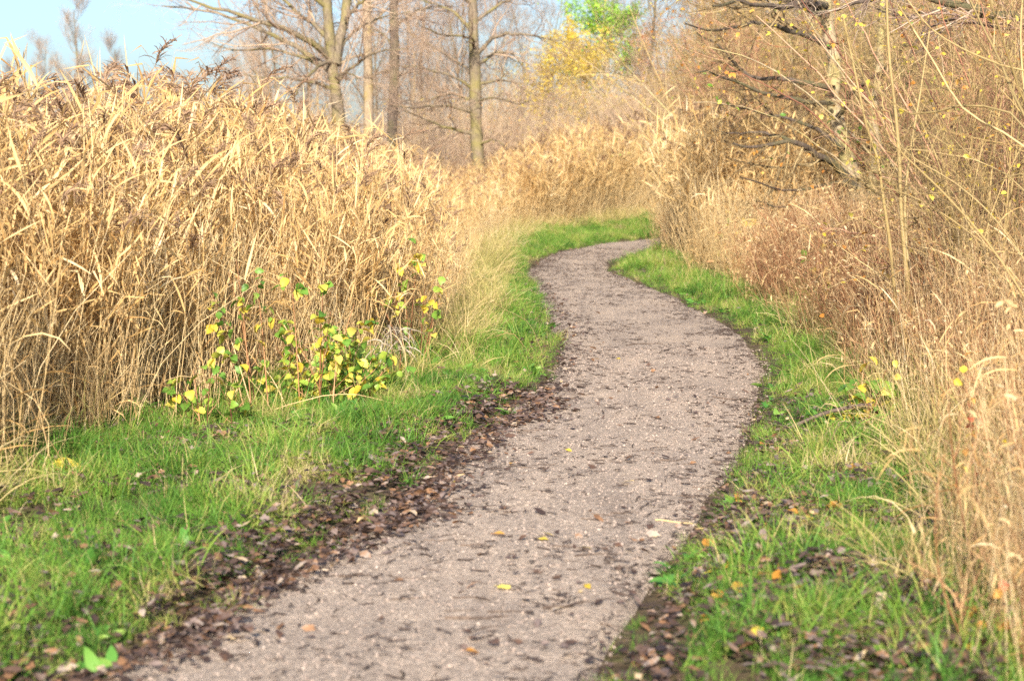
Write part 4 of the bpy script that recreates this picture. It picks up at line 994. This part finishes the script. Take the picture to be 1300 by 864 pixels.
arching('willow_shrub', 'red-brown shrub whose many thin shoots arch up and left across the right thicket', (1330, 520), 14.0,
        [([(960, 20), (1040, 95), (1130, 200), (1230, 330)], .012), ([(1010, -10), (1080, 90), (1160, 220), (1250, 360)], .012), ([(1060, -20), (1120, 80), (1190, 210), (1265, 360)], .012),
         ([(1120, -20), (1170, 90), (1230, 230), (1290, 390)], .012),
         ([(1180, -20), (1220, 80), (1265, 220), (1300, 380)], .011), ([(1050, 290), (1110, 300), (1190, 350), (1260, 430)], .008), ([(1240, -20), (1262, 90), (1290, 240), (1315, 400)], .011),
         ([(925, 85), (1010, 130), (1110, 220), (1220, 350)], .010), ([(1030, 40), (1110, 140), (1200, 290), (1270, 420)], .010), ([(1090, 330), (1150, 345), (1220, 400), (1280, 460)], .008)], M['twig_red'], M['twig_red'], rng,
        [(90, M['leaf_orange'], 0.05), (60, M['leaf_yellow'], 0.05), (60, M['leaf_brown'], 0.05)])
arching('elder_shrub', 'grey-olive shrub with crossing stems standing behind the arching red-brown shrub', (1250, 430), 18.0,
        [([(900, 60), (985, 90), (1090, 180), (1180, 300)], .014), ([(1000, -20), (1060, 80), (1130, 200), (1200, 320)], .014),
         ([(1180, -20), (1200, 100), (1220, 220), (1240, 330)], .013),
         ([(1290, -10), (1270, 120), (1260, 240), (1255, 340)], .013), ([(1350, 60), (1320, 160), (1290, 260), (1262, 350)], .012), ([(880, 130), (960, 140), (1060, 200), (1170, 310)], .010)], M['bark_mossy'], M['twig_dark'], rng,
        [(90, M['leaf_yellow'], 0.055), (80, M['leaf_green'], 0.055), (60, M['leaf_brown'], 0.055)])

# ------------------------------------------------------------------ dead herb layer of the right bank
rng = np.random.default_rng(99)
herb = []
for k in range(6):
    g = Geo(); n = 11
    b = np.stack([rng.normal(0, 0.16, n), rng.normal(0, 0.14, n), np.full(n, -0.03)], -1); hh = rng.uniform(0.5, 1.25, n)
    tip = b + np.stack([rng.normal(-0.03, 0.22, n) * hh, rng.normal(0, 0.22, n) * hh, hh], -1)
    P = stems(b, tip, 7, 0.12, rng); Rr = radii(0.004, 0.0018, 7, n) * rng.uniform(.6, 1.4, (n, 1))
    P1, R1 = grow(P, Rr, 6, (0.15, 0.42), (0.4, 1.0), 0.7, rng, 4, 0.06, 0.16, (0.15, 1), rmin=0.0017)
    P2, R2 = grow(P1, R1, 2, (0.06, 0.16), (0.4, 1.0), 0.8, rng, 2, 0.04, 0.16, (0.2, 1), rmin=0.0014)
    g.tubes(P, Rr, 3, 0); g.tubes(P1, R1, 3, 0); g.tubes(P2, R2, 3, 0)
    m = 34; bb = P1[rng.integers(0, len(P1), m), -1]
    g.ribbons(*blades(bb, rng.uniform(0, 6.28, m), rng.uniform(-1, 0.8, m), rng.uniform(0.03, 0.09, m), rng.uniform(0, 1.6, m), rng.uniform(0.005, 0.013, m), 4, 1.2, rng.normal(0, 1, m)), 1, rng.random(m), 0.3)
    herb.append(proto('dead_herbs', g, [M['brown_stem'], M['straw']]))
def clear_r(x, y):
    ok = np.ones(len(x), bool)
    for (px, Yb, rx, ry) in ((935, 26.0, 0.8, 1.6), (950, 25.0, 0.6, 1.3), (1045, 18.6, 0.3, 0.9)):
        ok &= ((x - (px - CX) / FPX * Yb) / rx) ** 2 + ((y - Yb + 0.4) / ry) ** 2 > 1
    for b in (ground(1110, 545), ground(1150, 490), ground(1080, 452)):
        ok &= ((x - b[0]) / 0.35) ** 2 + ((y - b[1]) / 0.7) ** 2 > 1
    return ok
def herb_test(x, y):
    return (x > thick_edge(y) + np.where(y < 12, 0.4, 0.05)) & (x < thick_edge(y) + 5.5) & in_view(x, y, 1.2) & (off_path(x, y) > 0.3) & clear_r(x, y)
x, y = area(40000, 0.5, 16, 4.5, 42, herb_test, rng)
d_ = x - thick_edge(y)
k = rng.random(len(x)) < np.where(d_ < 1.6, 1.0, 0.45) * np.where(y < 11, 0.10, np.where(y > 26, 0.35, 1.0)) * 0.33
x, y = x[k], y[k]
scatter('dead_herbs', herb, np.stack([x, y, gz(x, y)], -1), rots(len(x), 0.14, rng), rng.uniform(0.65, 1.1, len(x)) * (0.75 + 0.25 * np.clip((x - thick_edge(y)) / 0.8, 0, 1)))
print('herbs', len(x))
# straw: collapsed reeds and grass leaning over the near right bank
strawp = []
for k in range(7):
    g = Geo(); n = 46
    b = np.stack([rng.normal(0, 0.27, n), rng.normal(0, 0.27, n), np.full(n, -0.03)], -1); hh = rng.uniform(0.35, 1.5, n)
    P, W_, S_ = blades(b, rng.normal(1.5, 2.2, n), rng.uniform(1.3, 1.57, n), hh, rng.uniform(0.0, 0.7, n) ** 1.3, rng.uniform(0.0016, 0.0032, n), 8, 1.8, rng.normal(0, .5, n))
    g.tubes(P, np.maximum(W_, 0.0009), 3, 0, rng.random(n))
    m = 44; ii = rng.integers(0, n, m); bb = P[ii, rng.integers(2, 7, m)]
    g.ribbons(*blades(bb, rng.uniform(0, 6.28, m), rng.uniform(-0.4, 1.2, m), rng.uniform(0.12, 0.4, m), rng.uniform(0.2, 2.2, m), rng.uniform(0.003, 0.009, m), 5, 1.3, rng.normal(0, 1, m), kink=np.where(rng.random(m) < .3, 1.0, 0)), 1, rng.random(m), 0.2)
    strawp.append(proto('straw_stems', g, [M['straw'], M['reed_leaf']]))
def straw_test(x, y):
    return (x > thick_edge(y) + 0.25) & (x < thick_edge(y) + 3.5) & in_view(x, y, 1.0) & clear_r(x, y) & ((y > 6.3) | ((y > 5.5) & (x > thick_edge(y) + 0.33)))
x, y = area(30000, 0.5, 9, 4.4, 24, straw_test, rng)
k = rng.random(len(x)) < np.interp(y, [4, 11, 15, 24], [1, 1, 0.4, 0.2]) * 0.095
x, y = x[k], y[k]
rr = rots(len(x), 0.15, rng); rr[:, 2] = rng.normal(0, 0.9, len(x))
scatter('straw_stems', strawp, np.stack([x, y, gz(x, y)], -1), rr, np.interp(y, [6, 9, 13], [0.60, 0.75, 1.0]) * rng.uniform(0.7, 1.1, len(x)) * (0.6 + 0.4 * np.clip((x - thick_edge(y)) / 0.6, 0, 1)))
print('straw', len(x))

# ------------------------------------------------------------------ leafy plants as things
def bush(name, label, origin, anchors, n_leaf, mats, rng, L=(0.06, 0.1), cat='plant', stem_mat=None, rad=0.005, group=None, wscale=0.40):
    """anchors: stem tips (world); leaves are parts, one object each"""
    t = empty(name, label, cat, origin, group); o = np.array(origin, float)
    P = []
    for a in anchors:
        a = np.array(a, float) - o
        b = np.array([rng.normal(0, .05) + a[0] * .25, rng.normal(0, .05) + a[1] * .25, -0.03])
        P.append(catmull([b, b * .5 + a * .5 + [0, 0, .12 * abs(a[2])], a], 10))
    P = np.array(P); Rr = radii(rad, rad * .35, 10, len(P))
    for i in range(len(P)):
        g = Geo(); g.tubes(P[i:i+1], Rr[i:i+1], 5, 0, [rng.random()]); link('stem', g.mesh('stem', [stem_mat or M['brown_stem']]), t)
    P1, R1 = grow(P, Rr, 6, (0.08, 0.24), (0.5, 1.1), 0.7, rng, 4, 0.05, 0.15, (0.25, 1), rmin=0.0016)
    g = Geo(); g.tubes(P1, R1, 3, 0); link('twigs', g.mesh('twigs', [stem_mat or M['brown_stem']]), t, kind='stuff')
    lm = []
    for m in mats:
        for q in range(5):
            g = Geo(); l = rng.uniform(*L)
            Pb, Wb, Sb = blades(np.zeros((1, 3)), [0], [rng.uniform(0, .4)], [l], [rng.uniform(.3, 1.1)], [l * wscale * rng.uniform(.85, 1.15)], 13, 1.2, [rng.normal(0, .4)], OVATE(13) * (1 + 0.10 * (-1.0) ** np.arange(13)))
            g.ribbons(Pb, Wb * (1 + .06 * rng.standard_normal(Wb.shape)), Sb, 0, [rng.random()], rng.uniform(.1, .5))
            g.tubes(np.array([[[-.025, 0, -.004], [-.01, 0, 0], [0.004, 0, 0]]]), np.full((1, 3), .0009), 3, 0, [.5])
            lm.append(g.mesh('leaf', [m]))
    for i in range(n_leaf):
        k = rng.integers(0, len(P1)); j = rng.integers(1, P1.shape[1])
        lo = link('leaf', lm[rng.integers(0, len(lm))], t, loc=P1[k, j])
        a = rng.normal(-1.57, 1.2)
        lo.rotation_euler = (rng.normal(0.25, .5), rng.normal(.45, .4), a)
    return t
def bush_at(name, label, base, tips, Y, n, mats, rng, dY=0.25, **k):
    p = at(base[0], base[1], Y); o = (p[0], Y, float(gz(p[0], Y)))
    return bush(name, label, o, [at(x, y, Y + rng.uniform(-dY, dY)) for x, y in tips], n, mats, rng, **k)
YG = [M['leaf_green'], M['leaf_green'], M['leaf_green'], M['leaf_yellow']]
rng = np.random.default_rng(101)
Yd = float(ground(400, 520)[1])
bush_at('bramble_bush', 'large bramble bush of green and yellow leaves at the foot of the left reeds', (400, 505), [(345, 385), (370, 360), (395, 410), (420, 395), (450, 385), (465, 420), (350, 440), (330, 460), (440, 455), (475, 470), (385, 470), (410, 365), (360, 410), (430, 430), (405, 450), (455, 485), (370, 490)], Yd - .05, 290, YG, rng, L=(0.04, 0.08))
bush_at('bramble_bush', 'dense mostly green bramble low beside the grey withered tuft', (450, 506), [(425, 430), (450, 415), (478, 440), (500, 455), (435, 465), (465, 475), (490, 480), (415, 480), (455, 445)], float(ground(450, 512)[1]) - .05, 190, [M['leaf_green'], M['leaf_green'], M['leaf_green'], M['leaf_green'], M['leaf_yellow']], rng, L=(0.04, 0.075))
bush_at('bramble_bush', 'small low bramble of yellowish leaves left of the large bramble', (260, 520), [(215, 500), (245, 470), (270, 455), (290, 490), (235, 520), (310, 510), (255, 505), (225, 535)], float(ground(260, 555)[1]), 60, YG, rng, L=(0.05, 0.09))
bush_at('bramble_bush', 'sparse yellow bramble high in the reeds right of the large bramble', (530, 430), [(505, 310), (530, 325), (575, 330), (500, 370), (560, 375), (540, 360), (455, 345)], float(ground(530, 475)[1]), 60, [M['leaf_yellow'], M['leaf_yellow'], M['leaf_green']], rng, L=(0.06, 0.09))
bush_at('bramble_bush', 'green bramble climbing through reed stems above the small bramble', (330, 440), [(255, 350), (290, 345), (325, 350), (270, 390), (300, 330)], float(ground(330, 528)[1]), 44, YG, rng, L=(0.05, 0.085))
bush_at('bramble_bush', 'yellow-green bramble in front of the right thicket', (1098, 556), [(1080, 505), (1095, 472), (1125, 468), (1110, 500), (1130, 490), (1135, 520), (1075, 525), (1100, 520)], float(ground(1098, 556)[1]), 120, [M['leaf_green'], M['leaf_yellow'], M['leaf_green']], rng, L=(0.05, 0.08))
bush_at('bramble_bush', 'bramble sprig with yellow and green leaves against the brown thicket stems', (1165, 480), [(1155, 405), (1175, 420), (1160, 440), (1190, 450)], float(ground(1150, 500)[1]), 50, [M['leaf_green'], M['leaf_yellow']], rng, L=(0.05, 0.08))
bush_at('yellow_bush', 'low bush of bright yellow leaves at the far right bank', (935, 350), [(905, 285), (925, 275), (950, 280), (975, 295), (915, 300), (940, 295), (960, 300), (900, 310), (985, 310)], 26.0, 110, [M['leaf_yellow'], M['leaf_yellow'], M['leaf_green']], rng, L=(0.08, 0.13), dY=.5)
bush_at('yellow_bush', 'small tuft of yellow-green leaves in front of the brown thicket', (1045, 370), [(1030, 330), (1045, 335), (1055, 350), (1050, 315)], 18.6, 34, [M['leaf_green'], M['leaf_yellow']], rng, L=(0.06, 0.09))
bush_at('red_leaved_bush', 'bramble with red and orange leaves in the lower right straw', (1260, 864), [(1230, 800), (1250, 780), (1280, 790), (1245, 830), (1290, 830), (1215, 840)], 5.9, 34, [M['leaf_red'], M['leaf_orange'], M['leaf_brown']], rng, L=(0.028, 0.05), dY=.15)
bush_at('red_leaved_bush', 'bramble with a few orange leaves in the straw beside the right turf', (1240, 700), [(1225, 480), (1240, 520), (1215, 560), (1265, 600), (1250, 640), (1280, 560), (1230, 450)], 7.7, 36, [M['leaf_orange'], M['leaf_brown'], M['leaf_yellow'], M['leaf_red']], rng, L=(0.028, 0.048))
bush_at('red_leaved_bush', 'low red-leaved plant at the foot of the brown thicket', (1080, 445), [(1060, 425), (1085, 415), (1110, 430), (1040, 400)], float(ground(1085, 452)[1]), 20, [M['leaf_red'], M['leaf_orange']], rng, L=(0.04, 0.06))
# yellow leaf spray drooping at the left reeds
p = ground(80, 618)
t = empty('drooping_plant', 'single plant with long drooping yellow leaflets at the lower left reed edge', 'plant', (p[0], p[1], float(gz(p[0], p[1]))))
g = Geo(); g.tubes(catmull([(-.08, 0, 0), (-.03, 0, .10), (.03, -.02, .12), (.07, -.03, .09)], 10)[None], radii(.003, .0012, 10), 4, 0, [.8]); link('stem', g.mesh('stem', [M['leaf_yellow']]), t)
for i in range(7):
    g = Geo(); s = i / 6
    g.ribbons(*blades(np.array([[-.05 + .12 * s, -.01 - .02 * s, .095 + .03 * math.sin(s * 3)]]), [rng.normal(-1.2, .5)], [-.5], [rng.uniform(.07, .11)], [.9], [.012], 7, 1, [rng.normal(0, .5)], OVATE(7)), 0, [rng.random()], .25)
    link('leaflet', g.mesh('leaflet', [M['leaf_yellow']]), t)
# grey withered tuft
p = ground(500, 490)
t = empty('withered_tuft', 'grey withered tuft of hanging dry leaves beside the large bramble', 'plant', (p[0], p[1], float(gz(p[0], p[1]))))
g = Geo(); g.tubes(stems(np.array([[0, 0, 0], [.03, 0, 0]]), np.array([[-.02, 0, .34], [.04, .02, .3]]), 6, .03, rng), radii(.006, .003, 6, 2), 5, 0); link('stem', g.mesh('stem', [M['brown_stem']]), t)
n = 60; b = np.stack([rng.normal(0, .05, n), rng.normal(-.03, .04, n), rng.uniform(.16, .36, n)], -1)
g = Geo(); g.ribbons(*blades(b, rng.uniform(0, 6.28, n), rng.uniform(-.2, .8, n), rng.uniform(.12, .28, n), rng.uniform(1.2, 2.4, n), rng.uniform(.003, .008, n), 6, .8, rng.normal(0, .8, n)), 0, rng.random(n), .25); link('foliage', g.mesh('foliage', [M['grey_leaf']]), t, kind='stuff')
# dark russet dead clump on the right bank
p = at(950, 345, 25.0)
t = empty('withered_clump', 'dark russet withered clump on the right bank below the yellow bush', 'plant', (p[0], 25.0, 0.0))
n = 26; b = np.stack([rng.normal(0, .14, n), rng.normal(0, .14, n), np.zeros(n)], -1)
g = Geo(); P = stems(b, b + np.stack([rng.normal(0, .12, n), rng.normal(0, .12, n), rng.uniform(.35, .75, n)], -1), 6, .06, rng); g.tubes(P, radii(.004, .002, 6, n), 3, 0); link('stems', g.mesh('stems', [M['twig_red']]), t, kind='stuff')
n = 240; b = P[rng.integers(0, 26, n), rng.integers(2, 6, n)] + rng.normal(0, .04, (n, 3))
g = Geo(); g.ribbons(*blades(b, rng.uniform(0, 6.28, n), rng.uniform(-.8, .8, n), rng.uniform(.05, .13, n), rng.uniform(.3, 2, n), rng.uniform(.008, .02, n), 5, 1, rng.normal(0, 1, n), OVATE(5)), 0, rng.random(n) * .5, .3); link('foliage', g.mesh('foliage', [M['brown_stem']]), t, kind='stuff')

# ------------------------------------------------------------------ sticks and branches on the ground
def stick(name, label, pix, r, mat, group=None, lift=0.0, side=True, cat='stick'):
    G = np.array([ground(*q) for q in pix]); o = G[0].copy(); o[2] = float(sz(o[0], o[1]))
    P = catmull(G, 12); P[:, 2] = sz(P[:, 0], P[:, 1]) + r * 0.8 + lift * np.sin(np.linspace(0, 3.0, 12))
    P = P - o; rr = radii(r, r * .4, 12)
    g = Geo(); g.tubes(knotty(P, r * .35, rng)[None], rr, 6, 0, [.3])
    ob = link(name, g.mesh(name, [mat]), None, label, cat, group, loc=o)
    if side:
        P1, R1 = grow(P[None], rr, 3, (0.05 + r * 3, 0.12 + r * 9), (.4, .9), .55, rng, 4, -0.02, .12, (.3, .95), rmin=.001)
        for i in range(3):
            g = Geo(); q = P1[i:i+1].copy(); q[..., 2] = np.maximum(q[..., 2], -0.01); g.tubes(q, R1[i:i+1], 4, 0, [.3]); link('side_twig', g.mesh('side_twig', [mat]), ob)
    return ob
rng = np.random.default_rng(111)
DW = M['dead_wood']
stick('fallen_branch', 'long grey fallen branch lying across the right turf toward the thicket', [(1165, 535), (1140, 543), (1105, 553), (1060, 555), (1010, 560), (985, 552)], .020, DW, lift=.13)
stick('fallen_branch', 'dark thin branch on the turf at the foot of the brown thicket', [(1095, 422), (1060, 412), (1030, 408), (995, 402)], .012, DW, lift=.04)
stick('fallen_branch', 'dark branch half under the right thicket edge', [(1140, 446), (1105, 444), (1080, 440)], .014, DW)
stick('fallen_branch', 'grey branch lying in the lower right straw', [(1290, 735), (1240, 745), (1180, 770), (1130, 800)], .010, DW, lift=.04)
stick('fallen_branch', 'dark broken branch in the litter of the lower right turf', [(1090, 812), (1050, 795), (1010, 785)], .009, DW)
stick('fallen_branch', 'short crooked dark twig standing in the turf by the right path edge', [(1016, 462), (1006, 448), (1003, 430)], .008, DW)
stick('stick', 'thin pale stick lying along the left gravel edge at the bottom', [(150, 830), (210, 826), (260, 830), (290, 838)], .006, M['twig'])
stick('stick', 'straw-yellow reed piece on the gravel by the right turf', [(832, 667), (862, 669), (895, 668)], .004, M['reed_stem'], side=False)
stick('stick', 'thick short dark twig with a bulbous end on the near gravel', [(690, 784), (715, 781), (742, 774)], .007, DW)
stick('stick', 'straight dark twig on the gravel left of the bulbous one', [(565, 796), (605, 797), (645, 795)], .006, DW)
stick('stick', 'dark twig on the near left gravel', [(430, 741), (450, 740), (470, 738)], .005, DW)
stick('stick', 'fine brown twig above the nearest dark ones', [(575, 772), (600, 771), (622, 774)], .004, DW)
stick('stick', 'thin dark twig on the right half of the gravel', [(730, 720), (760, 716), (785, 715)], .004, DW)
stick('stick', 'dark twig near the right edge halfway up the path', [(838, 593), (856, 592), (872, 588)], .005, DW)
stick('stick', 'crooked twig on the right gravel below the halfway twig', [(775, 660), (790, 659), (800, 655)], .004, DW)
stick('stick', 'long thin twig at the left litter, upper path', [(655, 552), (680, 553), (705, 550)], .005, DW)
stick('stick', 'dark twig reaching onto the gravel from the left litter', [(690, 508), (720, 510), (735, 508)], .006, DW)
stick('stick', 'thin twig across the middle of the upper path', [(795, 443), (820, 441), (842, 442)], .006, DW)
stick('stick', 'twig lying by the right edge of the upper path', [(905, 510), (930, 512), (950, 509)], .006, DW)
stick('stick', 'short twig near the right edge where the path widens', [(935, 545), (960, 549), (985, 551)], .007, DW)
for i in range(60):
    px, py = rng.uniform(420, 960), rng.uniform(360, 850)
    p = ground(px, py)
    if off_path(p[0], p[1]) > -0.05: continue
    a = rng.normal(0, .35); q = rng.uniform(.05, .16)
    e = (px + q * 2400 / p[1], py + q * 40 * math.sin(a))
    stick('stick', 'small dark twig lying flat on the gravel', [(px, py), ((px + e[0]) / 2, (py + e[1]) / 2 + rng.normal(0, 1)), e], rng.uniform(.002, .004), DW, 'small dark twigs scattered on the gravel', side=False)
# straw stalks lying over the left turf
stick('reed_stalk', 'long pale broken reed lying over the left turf', [(310, 530), (370, 534), (440, 534), (535, 527)], .004, M['reed_stem'], lift=.14, side=False, cat='reed')
stick('reed_stalk', 'pale broken reed arching over the turf toward the leaf litter', [(575, 388), (620, 410), (665, 430), (690, 455)], .004, M['reed_stem'], lift=.2, side=False, cat='reed')
stick('reed_stalk', 'dry stalk lying in the turf above the leaf litter', [(570, 460), (610, 452), (650, 446), (680, 462)], .004, M['straw'], lift=.1, side=False, cat='reed')

# ------------------------------------------------------------------ the reeds that show largest, one by one
rng = np.random.default_rng(121)
def reed_thing(label, h, nleaf, has_plume, rng, leanx=0.1, broken=False):
    t = empty('reed_stalk', label, 'reed', (0, 0, 0), 'reeds along the front of the left bed')
    base = np.array([[0, 0, -.04]]); tip = np.array([[leanx * h, rng.normal(0, .06) * h, h]])
    P = stems(base, tip, 9, .08, rng)
    if broken: P[0, 6:] = P[0, 5] + (np.arange(1, 4) * .22)[:, None] * np.array([[.85, rng.normal(0, .3), -.35]])
    g = Geo(); g.tubes(P, .005 * np.linspace(1, .45, 9)[None], 5, 0, [rng.uniform(.4, 1)]); link('stem', g.mesh('stem', [M['reed_stem']]), t)
    for i in range(nleaf):
        s = np.linspace(.5, .97, nleaf)[i]; k = int(s * 8); b = P[0, k] + (P[0, min(k + 1, 8)] - P[0, k]) * (s * 8 - k)
        g = Geo(); g.ribbons(*blades(b[None], [rng.uniform(0, 6.28)], [rng.uniform(.5, 1.3)], [rng.uniform(.24, .44)], [rng.uniform(.0, 1.0)], [rng.uniform(.007, .013)], 8, 1.3, [rng.normal(0, 1.1)], None, np.array([rng.uniform(.5, 1.6) * (rng.random() < .3)])), 0, [rng.beta(2, 1.6)], .25)
        link('leaf', g.mesh('leaf', [M['reed_leaf']]), t)
    if has_plume:
        g = Geo(); plume(g, P[0, -1], P[0, -1] - P[0, -2], rng, 0, 1.15); link('plume', g.mesh('plume', [M['plume']]), t)
    return t
rl_ = ['straw-yellow reed with drooping leaves in front of the left bed', 'reed with a nodding brown plume in front of the left bed', 'snapped reed with its top hanging over in front of the left bed', 'reed leaning to the path in front of the left bed']
rp = []
for k in range(12):
    c = k % 4
    rp.append(reed_thing(rl_[c], rng.uniform(1.6, 2.1), 6 if c != 2 else 4, c == 1, rng, (rng.normal(.05, .08) if c != 3 else .22), c == 2))
n = 0; tries = 0
while n < 210 and tries < 6000:
    tries += 1
    yy = rng.uniform(9.3, 21); e = float(reed_edge(yy)); x_ = e - rng.random() ** 1.5 * 1.2 - .05
    if abs(x_) > .275 * yy + .1: continue
    if not clear(np.array([x_]), np.array([yy]))[0]: continue
    z = float(gz(x_, yy)); o = rp[n % 12]; hs = float(bed_height(np.array([x_]), np.array([yy]))[0]) / 1.9
    if n < 12: o.location = (x_, yy, z); o.rotation_euler = (0, 0, rng.normal(0, .5)); o.scale = (hs, hs, hs)
    else: copy_tree(o, (x_, yy, z), rng.normal(0, .7) + (3.14 if (n % 4 != 3 and rng.random() < .5) else 0), rng.uniform(.85, 1.12) * hs, None)
    n += 1
# tall plumed reeds against the sky
for (px, ytop, yy, l) in [(34, 78, 15, 'tall reed with a brown plume near the left sky edge'), (75, 80, 16, 'tall plumed reed under the tall distant tree'), (128, 62, 14, 'tallest reed with a dark plume against the sky'), (140, 80, 15, 'shorter plumed reed right beside the tallest plume'),
                          (188, 66, 14.5, 'tall reed with a bent plume against the sky left of the spreading limbs'), (205, 72, 15, 'tall reed with an upright golden leaf against the sky'), (238, 78, 17, 'plumed reed below the tips of the leftward limbs'), (262, 70, 17, 'tall brown plumed reed below the long leftward limbs'), (285, 88, 18, 'plumed reed just left of the low leftward limb'), (10, 88, 14, 'plumed reed at the left edge of the view'), (330, 104, 19, 'plumed reed under the low leftward limb')]:
    q = at(px, ytop + 24, yy); z = 0.0; o = rp[1 + 4 * (int(px) % 3)]
    top = max(v.co.z for c in o.children if c.name.startswith('stem') for v in c.data.vertices) + .15
    copy_tree(o, (q[0], yy, z), rng.normal(0, .8), float(q[2] / top), l, 'tall plumed reeds on the skyline of the left bed')
print('objects', len(bpy.data.objects))
